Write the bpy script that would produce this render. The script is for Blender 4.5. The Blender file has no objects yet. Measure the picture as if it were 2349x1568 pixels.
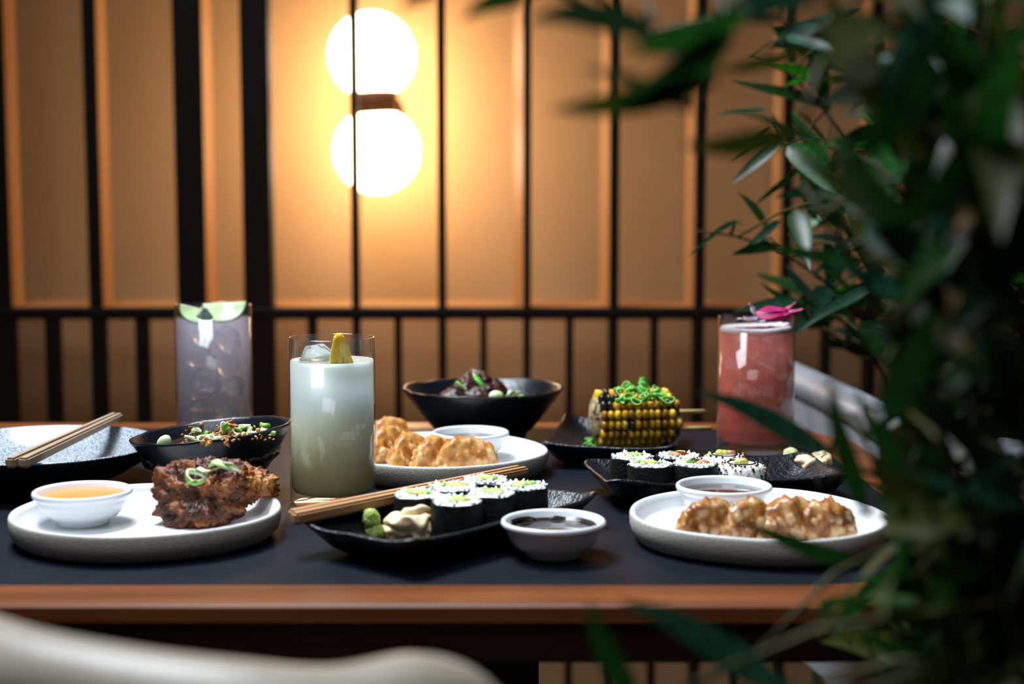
import bpy, bmesh, math, random
from mathutils import Vector, Matrix, noise, Quaternion
PI = math.pi
random.seed(7)
scene = bpy.context.scene
COL = scene.collection

# ------------------------------------------------------------------ camera, world, lights, exposure
F, CX, CY, HOR = 3300.0, 1174.5, 784.0, 470.0
CAMZ = 0.993
T = 0.75                                    # table top height
PITCH = math.atan((CY - HOR) / F)
cam_d = bpy.data.cameras.new('camera'); cam = bpy.data.objects.new('camera', cam_d); COL.objects.link(cam)
cam.location = (0, 0, CAMZ); cam.rotation_euler = (PI / 2 - PITCH, 0, 0)
cam_d.sensor_fit = 'HORIZONTAL'; cam_d.sensor_width = 36.0; cam_d.lens = F / 2349.0 * 36.0
cam_d.clip_start = 0.02
cam_d.dof.use_dof = True; cam_d.dof.focus_distance = 1.17; cam_d.dof.aperture_fstop = 3.9
scene.camera = cam
scene.view_settings.view_transform = 'Standard'; scene.view_settings.look = 'None'
scene.view_settings.exposure = 0.0; scene.view_settings.gamma = 1.0; scene.view_settings.use_curve_mapping = False
scene.cycles.use_denoising = True
scene.cycles.max_bounces = 14; scene.cycles.diffuse_bounces = 3; scene.cycles.glossy_bounces = 4; scene.cycles.transmission_bounces = 10; scene.cycles.transparent_max_bounces = 16
scene.cycles.sample_clamp_indirect = 4.0; scene.cycles.volume_bounces = 6
scene.cycles.use_adaptive_sampling = True; scene.cycles.adaptive_threshold = 0.06

world = bpy.data.worlds.new('world'); scene.world = world; world.use_nodes = True
world.node_tree.nodes['Background'].inputs[0].default_value = (0.55, 0.70, 1.0, 1)
world.node_tree.nodes['Background'].inputs[1].default_value = 0.018

def area_light(name, loc, target, size, size_y, power, color, spread=180):
    d = bpy.data.lights.new(name, 'AREA'); d.shape = 'RECTANGLE'; d.size = size; d.size_y = size_y
    d.energy = power; d.color = color; d.spread = math.radians(spread)
    o = bpy.data.objects.new(name, d); COL.objects.link(o); o.location = loc
    o.rotation_euler = (Vector(target) - Vector(loc)).to_track_quat('-Z', 'Y').to_euler()
    return o
# daylight from a high window to the left, plus an added overhead fill
area_light('window_light', (-0.62, 1.48, 2.55), (-0.02, 1.10, 0.75), 0.80, 0.60, 31, (0.84, 0.92, 1.0), 110)
area_light('fill_light', (-0.3, 0.25, 2.6), (-0.1, 1.0, 0.75), 0.9, 0.6, 8.5, (0.88, 0.94, 1.0), 120)

# ------------------------------------------------------------------ pixel helpers (2349 x 1568 frame)
_fw = Vector((0, math.cos(PITCH), -math.sin(PITCH))); _up = Vector((0, math.sin(PITCH), math.cos(PITCH)))
def ray(px, py):
    return Vector((1, 0, 0)) * ((px - CX) / F) + _up * ((CY - py) / F) + _fw
def at_z(px, py, z):
    d = ray(px, py); t = (z - CAMZ) / d.z
    return Vector((0, 0, CAMZ)) + d * t
def at_y(px, py, y):
    d = ray(px, py); t = y / d.y
    return Vector((0, 0, CAMZ)) + d * t
def project(p):
    q = Vector(p) - Vector((0, 0, CAMZ)); w = q.dot(_fw)
    return CX + F * q.x / w, CY - F * q.dot(_up) / w

# ------------------------------------------------------------------ materials
def C(h):
    h = h.lstrip('#'); v = [int(h[i:i + 2], 16) / 255 for i in (0, 2, 4)]
    return tuple((c / 12.92 if c <= .04045 else ((c + .055) / 1.055) ** 2.4) for c in v) + (1,)
MATS = {}
def M(name, base, rough=.5, spec=.5, metal=0, coat=0, sss=0, sssr=.004, trans=0, ior=1.45, col2=None, nscale=60, ndetail=5,
      lo=.4, hi=.6, stretch=(1, 1, 1), bump=None, bscale=200, emit=None, estr=0, col3=None, voro=None, sheen=0):
    m = bpy.data.materials.new(name); m.use_nodes = True; nt = m.node_tree; N = nt.nodes; L = nt.links
    b = N['Principled BSDF']
    if isinstance(base, str): base = C(base)
    if isinstance(col2, str): col2 = C(col2)
    if isinstance(col3, str): col3 = C(col3)
    b.inputs['Base Color'].default_value = base
    b.inputs['Roughness'].default_value = rough; b.inputs['Metallic'].default_value = metal
    b.inputs['Specular IOR Level'].default_value = spec; b.inputs['IOR'].default_value = ior
    b.inputs['Coat Weight'].default_value = coat; b.inputs['Coat Roughness'].default_value = .12
    b.inputs['Transmission Weight'].default_value = trans
    if sss:
        b.inputs['Subsurface Weight'].default_value = sss; b.inputs['Subsurface Radius'].default_value = (1, .8, .6)
        b.inputs['Subsurface Scale'].default_value = sssr
    if emit:
        b.inputs['Emission Color'].default_value = C(emit) if isinstance(emit, str) else emit; b.inputs['Emission Strength'].default_value = estr
    tc = mp = None
    if col2 or bump or voro:
        tc = N.new('ShaderNodeTexCoord'); mp = N.new('ShaderNodeMapping'); mp.inputs['Scale'].default_value = stretch
        L.new(tc.outputs['Object'], mp.inputs[0])
    if col2:
        n = N.new('ShaderNodeTexNoise'); n.inputs['Scale'].default_value = nscale; n.inputs['Detail'].default_value = ndetail
        L.new(mp.outputs[0], n.inputs['Vector'])
        r = N.new('ShaderNodeValToRGB'); r.color_ramp.elements[0].position = lo; r.color_ramp.elements[1].position = hi
        r.color_ramp.elements[0].color = base; r.color_ramp.elements[1].color = col2
        if col3:
            e = r.color_ramp.elements.new((lo + hi) / 2); e.color = col2; r.color_ramp.elements[2].color = col3
        L.new(n.outputs['Fac'], r.inputs[0]); L.new(r.outputs[0], b.inputs['Base Color'])
    if bump:
        if voro:
            n2 = N.new('ShaderNodeTexVoronoi'); n2.feature = 'SMOOTH_F1'; n2.inputs['Scale'].default_value = bscale; o2 = n2.outputs['Distance']
        else:
            n2 = N.new('ShaderNodeTexNoise'); n2.inputs['Scale'].default_value = bscale; n2.inputs['Detail'].default_value = 4; o2 = n2.outputs['Fac']
        L.new(mp.outputs[0], n2.inputs['Vector'])
        bp = N.new('ShaderNodeBump'); bp.inputs['Strength'].default_value = bump; bp.inputs['Distance'].default_value = .002 if bscale > 40 else .01
        if voro: bp.invert = True
        L.new(o2, bp.inputs['Height']); L.new(bp.outputs[0], b.inputs['Normal'])
    MATS[name] = m
    return m

M('panel_plaster', '#d5aa7c', .85, .2, col2='#cfa374', nscale=3, bump=.05, bscale=300)
M('panel_lower', '#cd9c70', .8, .2, col2='#c69468', nscale=3)
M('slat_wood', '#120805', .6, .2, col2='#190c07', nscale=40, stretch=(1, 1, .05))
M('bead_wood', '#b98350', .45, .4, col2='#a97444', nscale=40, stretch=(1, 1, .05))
M('floor_wood', '#3a2417', .5, .3, col2='#2b190f', nscale=8, stretch=(1, .1, 1))
M('walnut', '#834923', .36, .4, col2='#5c2f13', nscale=26, ndetail=8, lo=.35, hi=.7, stretch=(.12, 1.6, 1.6), bump=.06, bscale=120)
M('walnut_dark', '#2a120a', .45, .4, col2='#1c0b06', nscale=26, stretch=(.12, 1.6, 1.6))
M('inlay', (.004, .006, .011, 1), .47, .16, col2=(.006, .008, .013, 1), nscale=20, bump=.04, bscale=500)
M('black_metal', (.006, .006, .007, 1), .5, .4)
M('white_glaze', '#e8ebee', .18, .5, coat=.3)
M('white_matte', '#dfe1e3', .35, .4, bump=.08, bscale=350)
M('stoneware', '#a9a49c', .75, .3, col2='#bdb9b1', nscale=500, lo=.3, hi=.7, bump=.35, bscale=700)
M('black_glaze', (.004, .005, .008, 1), .32, .45, bump=.30, bscale=120)
M('black_slate', (.007, .008, .011, 1), .36, .55, bump=.75, bscale=230)
M('speckle', '#434b54', .2, .5, col2='#b4bcc4', nscale=650, ndetail=3, lo=.34, hi=.55, coat=.5)
M('dark_ware', (.010, .010, .012, 1), .4, .4)
M('nori', (.003, .0035, .0035, 1), .55, .25, col2=(.008, .008, .007, 1), nscale=120, bump=.5, bscale=420)
M('rice', '#f2f5f2', .45, .35, sss=.4, sssr=.004, bump=.25, bscale=420, voro=True)
M('avocado', '#a9c060', .4, .4, col2='#dfd06a', nscale=110, lo=.4, hi=.62, sss=.2)
M('cucumber', '#7fb04c', .35, .4, col2='#c3dba0', nscale=200, lo=.4, hi=.6, sss=.2)
M('herb', '#2c7a22', .45, .4, col2='#54a038', nscale=300)
M('eel', '#4a1d0c', .25, .5, col2='#7a3a18', nscale=200, coat=.5)
M('salmon', '#d9a788', .4, .4, col2='#b77a58', nscale=200)
M('sesame_black', (.008, .008, .010, 1), .3, .5)
M('sesame_tan', '#d3b37e', .4, .4, col2='#b98a50', nscale=400)
M('wasabi', '#93a850', .6, .3, col2='#a9bb66', nscale=200, sss=.2, bump=.4, bscale=500)
M('ginger', '#ead9b4', .35, .45, col2='#dcc596', nscale=60, sss=.35, sssr=.006, bump=.15, bscale=300)
M('ginger_green', '#c9d9a0', .35, .45, col2='#a4bd6a', nscale=60, sss=.35, sssr=.006)
M('chopstick_wood', '#b98e66', .6, .3, col2='#a27650', nscale=60, stretch=(.05, 1, 1), bump=.1, bscale=200)
M('chopstick_grey', '#a58f78', .6, .3, col2='#8e775f', nscale=60, stretch=(.05, 1, 1), bump=.1, bscale=200)
M('bamboo_skewer', '#b5a468', .5, .4)
M('chicken', '#2c1109', .42, .45, col2='#5e2e14', col3='#9a5c2a', nscale=75, ndetail=7, lo=.34, hi=.66, bump=.8, bscale=330)
M('chicken_gold', '#542710', .42, .45, col2='#93541f', col3='#c08542', nscale=75, ndetail=7, lo=.32, hi=.66, bump=.8, bscale=330)
M('crumb', '#c99a5a', .5, .4, col2='#a46b30', nscale=300)
M('crumb_dark', '#b06e34', .5, .4, col2='#8a4a1c', nscale=300)
M('scallion_green', '#6fa83c', .35, .45, col2='#93c45c', nscale=150, sss=.3)
M('scallion_pale', '#dfe6cf', .35, .45, col2='#b9d592', nscale=120, sss=.4)
M('scallion_deep', '#2f8a24', .35, .45, col2='#5bb03f', nscale=150, sss=.3)
M('mayo', '#e8924f', .3, .45, sss=.3, sssr=.004, bump=.2, bscale=90)
M('soy', (.012, .006, .003, 1), .06, .6)
M('soy_light', (.035, .020, .008, 1), .06, .6)
M('noodle_dark', (.010, .006, .005, 1), .22, .6, col2=(.03, .012, .008, 1), nscale=160, bump=.8, bscale=200)
M('beef', '#27110c', .35, .5, col2='#4a261c', nscale=130, bump=.8, bscale=220)
M('dumpling', '#8f4a14', .42, .5, col2='#c0813a', col3='#dcb070', nscale=85, ndetail=6, lo=.33, hi=.68, coat=.10, bump=.45, bscale=190, voro=True)
M('dumpling_brown', '#6e3512', .38, .5, col2='#a5692c', col3='#d2ab76', nscale=80, ndetail=6, lo=.36, hi=.68, coat=.15, bump=.4, bscale=170, voro=True)
M('corn_yellow', '#e6bb34', .25, .5, coat=.3, sss=.15, sssr=.003)
M('corn_gold', '#d9a426', .25, .5, coat=.3, col2='#a06a14', nscale=260, lo=.5, hi=.75)
M('corn_scorched', '#6a3c0c', .3, .5, coat=.3, col2='#c08a20', nscale=260, lo=.42, hi=.6)
M('corn_char', (.010, .009, .010, 1), .28, .55, coat=.3)
M('cob_core', '#b8a478', .6, .3, col2='#3a2412', nscale=150, lo=.42, hi=.62, bump=.4, bscale=200)
M('pineapple', '#e3c33e', .4, .45, col2='#d8b02c', nscale=90, sss=.4, sssr=.006, bump=.3, bscale=160)
M('cucumber_flesh', '#dfe9cf', .25, .5, sss=.5, sssr=.006, col2='#c4dba6', nscale=70)
M('cucumber_skin', '#3f6a2c', .35, .5)
M('cucumber_grey', '#8d9a94', .25, .5, sss=.4, sssr=.006, col2='#5a6664', nscale=60)
M('petal_magenta', '#b51560', .45, .4, col2='#8a0f50', nscale=90)
M('petal_white', '#e8e4f2', .45, .4, col2='#4a2a92', nscale=90, lo=.58, hi=.66)
M('foam', '#d8c8cc', .5, .4, sss=.3, bump=.5, bscale=500)
M('globe_glass', '#fff3e0', .4, emit=(1.0, .75, .47, 1), estr=17)
M('bronze', '#4a2a14', .45, .5, metal=.3)
M('leather', '#8f8678', .42, .45, col2='#857c6f', nscale=20, bump=.12, bscale=300)
M('leather_brown', '#3d3226', .5, .4, bump=.12, bscale=300)
M('leather_white', '#94979d', .4, .45, bump=.1, bscale=300)
M('leaf_deep', '#0f2c0c', .40, .45, col2='#173d12', nscale=18)
M('leaf_mid', '#1f5416', .40, .45, col2='#163c11', nscale=18)
M('leaf_blue', '#16382a', .34, .5, col2='#204a33', nscale=18)
M('leaf_olive', '#3c400f', .42, .45, col2='#2c380d', nscale=18)
M('leaf_bright', '#3a9418', .38, .5, col2='#287014', nscale=18)
M('stem', '#3f3a0d', .6, .3, col2='#2a2c0a', nscale=30)
M('planter', '#2a2a2c', .6, .4, bump=.2, bscale=60)
M('soil', '#1a120c', .95, .1, bump=.8, bscale=120)
for k, cb in (('dumpling', '#e6c48c'), ('dumpling_brown', '#dcbc8c')):      # blistered skin is paler
    nt = MATS[k].node_tree; p = nt.nodes['Principled BSDF']; an = nt.nodes.new('ShaderNodeAttribute'); an.attribute_name = 'blister'
    mx = nt.nodes.new('ShaderNodeMix'); mx.data_type = 'RGBA'; src = p.inputs['Base Color'].links[0].from_socket; mx.inputs[7].default_value = C(cb)
    ml = nt.nodes.new('ShaderNodeMath'); ml.operation = 'MULTIPLY'; ml.inputs[1].default_value = .55
    nt.links.new(an.outputs['Fac'], ml.inputs[0]); nt.links.new(ml.outputs[0], mx.inputs[0]); nt.links.new(src, mx.inputs[6]); nt.links.new(mx.outputs[2], p.inputs['Base Color'])
for k in ('leaf_deep', 'leaf_mid', 'leaf_blue', 'leaf_olive', 'leaf_bright'):      # thin leaves let some light through
    m = MATS[k]; nt = m.node_tree; p = nt.nodes['Principled BSDF']; out = nt.nodes['Material Output']
    tr = nt.nodes.new('ShaderNodeBsdfTranslucent'); mx = nt.nodes.new('ShaderNodeMixShader'); mx.inputs[0].default_value = .28
    src = p.inputs['Base Color'].links[0].from_socket
    nt.links.new(src, tr.inputs[0]); nt.links.new(p.outputs[0], mx.inputs[1]); nt.links.new(tr.outputs[0], mx.inputs[2]); nt.links.new(mx.outputs[0], out.inputs[0])

def glass_material():
    m = bpy.data.materials.new('thin_glass'); m.use_nodes = True; nt = m.node_tree; N = nt.nodes; L = nt.links
    N.remove(N['Principled BSDF'])
    t = N.new('ShaderNodeBsdfTransparent'); t.inputs[0].default_value = (.965, .975, .97, 1)
    g = N.new('ShaderNodeBsdfGlossy'); g.inputs['Roughness'].default_value = .03
    lw = N.new('ShaderNodeLayerWeight'); lw.inputs['Blend'].default_value = .5
    pw = N.new('ShaderNodeMath'); pw.operation = 'POWER'; pw.inputs[1].default_value = 5
    ma = N.new('ShaderNodeMath'); ma.operation = 'MULTIPLY_ADD'; ma.inputs[1].default_value = .9; ma.inputs[2].default_value = .05
    mx = N.new('ShaderNodeMixShader')
    L.new(lw.outputs['Facing'], pw.inputs[0]); L.new(pw.outputs[0], ma.inputs[0]); L.new(ma.outputs[0], mx.inputs[0])
    L.new(t.outputs[0], mx.inputs[1]); L.new(g.outputs[0], mx.inputs[2]); L.new(mx.outputs[0], N['Material Output'].inputs[0])
    MATS['thin_glass'] = m
glass_material()

def drink_material(name, low, high, z0, z1, dens0, dens1, absorb, adens, surf=0.0, slow='#ffffff', shigh='#ffffff'):
    """a drink: clear glossy surface around a cloudy liquid whose colour is graded from its bottom to its top"""
    m = bpy.data.materials.new(name); m.use_nodes = True; nt = m.node_tree; N = nt.nodes; L = nt.links
    N.remove(N['Principled BSDF'])
    t = N.new('ShaderNodeBsdfTransparent'); g = N.new('ShaderNodeBsdfGlossy'); g.inputs['Roughness'].default_value = .05
    lw = N.new('ShaderNodeLayerWeight'); lw.inputs['Blend'].default_value = .5
    pw = N.new('ShaderNodeMath'); pw.operation = 'POWER'; pw.inputs[1].default_value = 4
    ma = N.new('ShaderNodeMath'); ma.operation = 'MULTIPLY_ADD'; ma.inputs[1].default_value = .4; ma.inputs[2].default_value = .02
    mx = N.new('ShaderNodeMixShader'); L.new(lw.outputs['Facing'], pw.inputs[0]); L.new(pw.outputs[0], ma.inputs[0]); L.new(ma.outputs[0], mx.inputs[0])
    df = N.new('ShaderNodeBsdfDiffuse')
    if surf > .5:                                  # a milky drink scatters light deep inside
        df = N.new('ShaderNodeBsdfPrincipled'); df.inputs['Subsurface Weight'].default_value = 1; df.inputs['Subsurface Radius'].default_value = (1, .95, .8); df.inputs['Subsurface Scale'].default_value = .03; df.inputs['Roughness'].default_value = .4
    tl = N.new('ShaderNodeBsdfTranslucent'); ms = N.new('ShaderNodeMixShader'); ms.inputs[0].default_value = .25
    mt = N.new('ShaderNodeMixShader'); mt.inputs[0].default_value = surf
    L.new(df.outputs[0], ms.inputs[1]); L.new(tl.outputs[0], ms.inputs[2]); L.new(t.outputs[0], mt.inputs[1]); L.new(ms.outputs[0], mt.inputs[2])
    L.new(mt.outputs[0], mx.inputs[1]); L.new(g.outputs[0], mx.inputs[2]); L.new(mx.outputs[0], N['Material Output'].inputs['Surface'])
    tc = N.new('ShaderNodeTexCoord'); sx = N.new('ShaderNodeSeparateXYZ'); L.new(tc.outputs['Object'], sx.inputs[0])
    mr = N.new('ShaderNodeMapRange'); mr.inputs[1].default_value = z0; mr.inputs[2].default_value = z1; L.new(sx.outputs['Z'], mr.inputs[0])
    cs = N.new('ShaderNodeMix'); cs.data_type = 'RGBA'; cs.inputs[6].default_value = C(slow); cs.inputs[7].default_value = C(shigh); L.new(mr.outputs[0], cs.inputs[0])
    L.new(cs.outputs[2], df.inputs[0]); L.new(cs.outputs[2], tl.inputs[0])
    vs = N.new('ShaderNodeVolumeScatter'); vs.inputs['Color'].default_value = tuple((a_ + b_) / 2 for a_, b_ in zip(C(low), C(high))); vs.inputs['Density'].default_value = (dens0 + dens1) / 2
    va = N.new('ShaderNodeVolumeAbsorption'); va.inputs['Color'].default_value = C(absorb); va.inputs['Density'].default_value = adens
    ad = N.new('ShaderNodeAddShader'); L.new(vs.outputs[0], ad.inputs[0]); L.new(va.outputs[0], ad.inputs[1]); L.new(ad.outputs[0], N['Material Output'].inputs['Volume'])
    MATS[name] = m
drink_material('lemon_drink', '#fff6b4', '#f4f6ee', .005, .085, 50, 50, '#f2e690', 1.5, .86, '#fff4a4', '#bcc5c2')  # yellow below is its own; top greyed in colour to offset strong light
drink_material('lilac_drink', '#dccaf0', '#ece2ee', .0, .12, 24, 15, '#d8c0e6', 4, .06, '#b8a8cc', '#d8d0dc')
drink_material('pink_drink', '#ff5020', '#ffa49a', .0, .10, 40, 30, '#ff3010', 12, .22, '#ff4a14', '#f08a7c')
M('ice', '#f8fafc', .06, .5, trans=.92, ior=1.22, bump=.25, bscale=120)

# ------------------------------------------------------------------ object helpers
def mesh(name, V, Fc, smooth=True, mi=None):
    me = bpy.data.meshes.new(name); me.from_pydata([tuple(v) for v in V], [], Fc); me.update()
    if smooth: me.polygons.foreach_set('use_smooth', [True] * len(me.polygons))
    if mi: me.polygons.foreach_set('material_index', mi)
    return me
def bm_mesh(bm, name, smooth=True):
    me = bpy.data.meshes.new(name); bm.to_mesh(me); bm.free()
    if smooth: me.polygons.foreach_set('use_smooth', [True] * len(me.polygons))
    return me
def ob(name, me, mats=None, parent=None, loc=(0, 0, 0), rot=(0, 0, 0), scale=(1, 1, 1), label=None, cat=None, group=None, kind=None):
    o = bpy.data.objects.new(name, me); COL.objects.link(o)
    if mats and me and not me.materials:
        for k in (mats if isinstance(mats, (list, tuple)) else [mats]): me.materials.append(MATS[k])
    if parent: o.parent = parent
    o.location = loc; o.rotation_euler = rot; o.scale = scale
    if label: o['label'] = label
    if cat: o['category'] = cat
    if group: o['group'] = group
    if kind: o['kind'] = kind
    return o
def thing(name, label, cat, loc=(0, 0, 0), rotz=0, group=None, kind=None):
    return ob(name, None, None, None, loc, (0, 0, rotz), (1, 1, 1), label, cat, group, kind)

def lathe(name, prof, n=64, rf=None, zf=None, mi=None, smooth=True):
    """revolve [(r,z)] about Z; rf(theta)->radius factor, zf(theta, r, z)->z"""
    V, Fc, MI, rows = [], [], [], []
    for r, z in prof:
        if r <= 1e-6:
            rows.append([len(V)]); V.append((0, 0, z)); continue
        row = []
        for i in range(n):
            a = 2 * PI * i / n; f = rf(a) if rf else 1
            x, y = r * f * math.cos(a), r * f * math.sin(a)
            row.append(len(V)); V.append((x, y, zf(x, y, r, z) if zf else z))
        rows.append(row)
    for k in range(len(rows) - 1):
        A, B = rows[k], rows[k + 1]
        for i in range(n):
            j = (i + 1) % n
            if len(A) == 1 and len(B) == 1: continue
            if len(A) == 1: Fc.append((A[0], B[j], B[i]))
            elif len(B) == 1: Fc.append((A[i], A[j], B[0]))
            else: Fc.append((A[i], A[j], B[j], B[i]))
            MI.append(mi[k] if mi else 0)
    return mesh(name, V, Fc, smooth, MI)

def box(name, x0, x1, y0, y1, z0, z1, bev=0.0, seg=2):
    bm = bmesh.new(); bmesh.ops.create_cube(bm, size=1)
    for v in bm.verts:
        v.co = Vector(((x0 + x1) / 2 + v.co.x * (x1 - x0), (y0 + y1) / 2 + v.co.y * (y1 - y0), (z0 + z1) / 2 + v.co.z * (z1 - z0)))
    if bev: bmesh.ops.bevel(bm, geom=bm.edges[:], offset=bev, segments=seg, affect='EDGES', profile=.5)
    return bm_mesh(bm, name, False)

def tube(name, pts, radii, n=8, flat=1.0):
    pts = [Vector(p) for p in pts]; V, Fc = [], []
    if not isinstance(radii, (list, tuple)): radii = [radii] * len(pts)
    ref = Vector((0, 0, 1))
    for i, p in enumerate(pts):
        t = (pts[min(i + 1, len(pts) - 1)] - pts[max(i - 1, 0)]).normalized()
        r0 = ref if abs(t.dot(ref)) < .95 else Vector((1, 0, 0))
        a = t.cross(r0).normalized(); b = a.cross(t).normalized()
        for k in range(n):
            th = 2 * PI * k / n
            V.append(p + (a * math.cos(th) + b * math.sin(th) * flat) * radii[i])
    for i in range(len(pts) - 1):
        for k in range(n):
            j = (k + 1) % n
            Fc.append((i * n + k, i * n + j, (i + 1) * n + j, (i + 1) * n + k))
    Fc.append(tuple(range(n))[::-1]); Fc.append(tuple(range((len(pts) - 1) * n, len(pts) * n)))
    return mesh(name, V, Fc)

def ell_ray(d, c, r):
    c = Vector(c); A = sum((d[i] / r[i]) ** 2 for i in range(3)); B = -2 * sum(d[i] * c[i] / r[i] ** 2 for i in range(3))
    Cc = sum((c[i] / r[i]) ** 2 for i in range(3)) - 1; D = B * B - 4 * A * Cc
    return (-B + math.sqrt(D)) / (2 * A) if D > 0 else 0
def blob(name, ells, sub=5, amps=(), seed=0, floor=None, extra=None):
    bm = bmesh.new(); bmesh.ops.create_icosphere(bm, subdivisions=sub, radius=1); off = Vector((seed * 3.1, seed * 1.7, seed * 2.3))
    for v in bm.verts:
        d = v.co.normalized(); r = max(ell_ray(d, c, e) for c, e in ells); p = d * r
        for a, s in amps: r += a * noise.noise(p * s + off)
        if extra: r += extra(p, d)
        v.co = d * max(r, .001)
        if floor is not None and v.co.z < floor: v.co.z = floor + (v.co.z - floor) * .05
    return bm_mesh(bm, name)

def join_meshes(name, parts):
    """parts: list of (verts, faces, material index)"""
    V, Fc, MI = [], [], []
    for v, f, m in parts:
        o = len(V); V += v; Fc += [tuple(i + o for i in q) for q in f]; MI += [m] * len(f)
    return mesh(name, V, Fc, True, MI)
def ellipsoid_data(center, rad, rotm, nu=6, nv=4):
    V, Fc = [], []
    c = Vector(center); V.append(c + rotm @ Vector((0, 0, rad[2])))
    for j in range(1, nv):
        ph = PI * j / nv
        for i in range(nu):
            th = 2 * PI * i / nu
            V.append(c + rotm @ Vector((rad[0] * math.sin(ph) * math.cos(th), rad[1] * math.sin(ph) * math.sin(th), rad[2] * math.cos(ph))))
    V.append(c + rotm @ Vector((0, 0, -rad[2]))); last = len(V) - 1
    for i in range(nu):
        j = (i + 1) % nu
        Fc.append((0, 1 + i, 1 + j)); Fc.append((last, 1 + (nv - 2) * nu + j, 1 + (nv - 2) * nu + i))
        for k in range(nv - 2): Fc.append((1 + k * nu + i, 1 + (k + 1) * nu + i, 1 + (k + 1) * nu + j, 1 + k * nu + j))
    return V, Fc
def rrot(): return Quaternion((random.gauss(0, 1), random.gauss(0, 1), random.gauss(0, 1), random.gauss(0, 1))).normalized().to_matrix()

# ------------------------------------------------------------------ the room
YS, YL, YW = 2.40, 2.60, 2.76               # lattice, lamp and wall distances
ob('floor', box('floor', -3, 3, -1.5, 3.0, -.05, 0), 'floor_wood', kind='structure')
ob('wall_back', box('wall_back', -3, 3, YW, YW + .1, 0, 2.8), 'panel_plaster', kind='structure')
zr1, zr0 = at_y(1170, 706, YS).z, at_y(1170, 729, YS).z   # rail
lower = ob('trim_1', box('dado', -3, 3, YW - .03, YW, .02, zr0 - .02), 'panel_lower', kind='structure')
lat = thing('lattice_screen', 'dark timber lattice screen of upright slats in front of the glowing wall', 'screen', (0, YS, 0))
def xs(px): return at_y(px, 715, YS).x
def slat(name, pxa, pxb, z0, z1, depth=.03, bead=0):
    xa, xb = xs(pxa), xs(pxb)
    o = ob(name, box(name, xa, xb, 0, depth, z0, z1, .0015, 1), 'slat_wood', lat)
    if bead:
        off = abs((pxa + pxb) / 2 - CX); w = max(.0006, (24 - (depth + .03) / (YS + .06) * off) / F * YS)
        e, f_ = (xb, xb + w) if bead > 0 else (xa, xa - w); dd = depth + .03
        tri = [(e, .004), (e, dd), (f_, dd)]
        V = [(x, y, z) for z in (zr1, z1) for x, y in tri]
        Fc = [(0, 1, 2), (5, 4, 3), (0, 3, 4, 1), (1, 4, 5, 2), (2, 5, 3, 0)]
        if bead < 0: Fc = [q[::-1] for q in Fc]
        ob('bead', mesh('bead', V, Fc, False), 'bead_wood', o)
ZT = 2.6
for a, b, bd in ((-385, -360, 1), (-190, -160, 1), (-18, 27, 1), (205, 236, 1), (807, 824, 0), (1005, 1023, 0), (1200, 1218, -1), (1397, 1419, -1),
                 (1592, 1616, -1), (1790, 1814, -1), (1988, 2012, -1), (2186, 2210, -1), (2384, 2408, -1), (2582, 2606, -1)):
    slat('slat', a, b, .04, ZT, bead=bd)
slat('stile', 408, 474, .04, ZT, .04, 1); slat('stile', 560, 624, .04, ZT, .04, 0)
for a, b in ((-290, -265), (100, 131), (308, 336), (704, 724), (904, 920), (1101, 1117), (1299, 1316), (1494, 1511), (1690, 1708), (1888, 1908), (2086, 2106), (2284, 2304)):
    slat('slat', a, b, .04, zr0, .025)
ob('rail', box('rail', xs(-600), xs(2800), -.002, .032, zr0, zr1, .002, 1), 'slat_wood', lat)
ob('rail', box('rail', xs(-600), xs(2800), -.002, .032, .0, .05, .002, 1), 'slat_wood', lat)
ob('rail', box('rail', xs(-600), xs(2800), -.002, .032, 2.56, 2.62, .002, 1), 'slat_wood', lat)
ob('ledge', box('ledge', xs(-600), xs(2800), .032, .20, zr1 - .022, zr1), 'bead_wood', lat)

lp = at_y(858, 238, YL)
lamp = thing('wall_lamp', 'wall lamp of two glowing round globes joined by a bronze collar', 'lamp', (lp.x, YL, lp.z))
gr = 97.5 / F * YL
def globe(dz, dx):
    bm = bmesh.new(); bmesh.ops.create_uvsphere(bm, u_segments=40, v_segments=24, radius=gr)
    return ob('globe', bm_mesh(bm, 'globe'), 'globe_glass', lamp, (dx, 0, dz))
globe(at_y(858, 127, YL).z - lp.z, -.003); globe(at_y(858, 346, YL).z - lp.z, .004)
cr = 52 / F * YL; hh = 45 / F * YL
ob('collar', lathe('collar', [(0, -hh), (cr - .002, -hh), (cr, -hh + .002), (cr, hh - .002), (cr - .002, hh), (0, hh)], 40), 'bronze', lamp, (0, 0, -.006))
ob('bracket', tube('bracket', [(0, cr * .9, -.006), (0, YW - YL, -.006)], .012, 12), 'bronze', lamp)
ob('backplate', tube('backplate', [(0, YW - YL - .012, -.006), (0, YW - YL + .0, -.006)], .04, 24), 'bronze', lamp)

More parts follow.
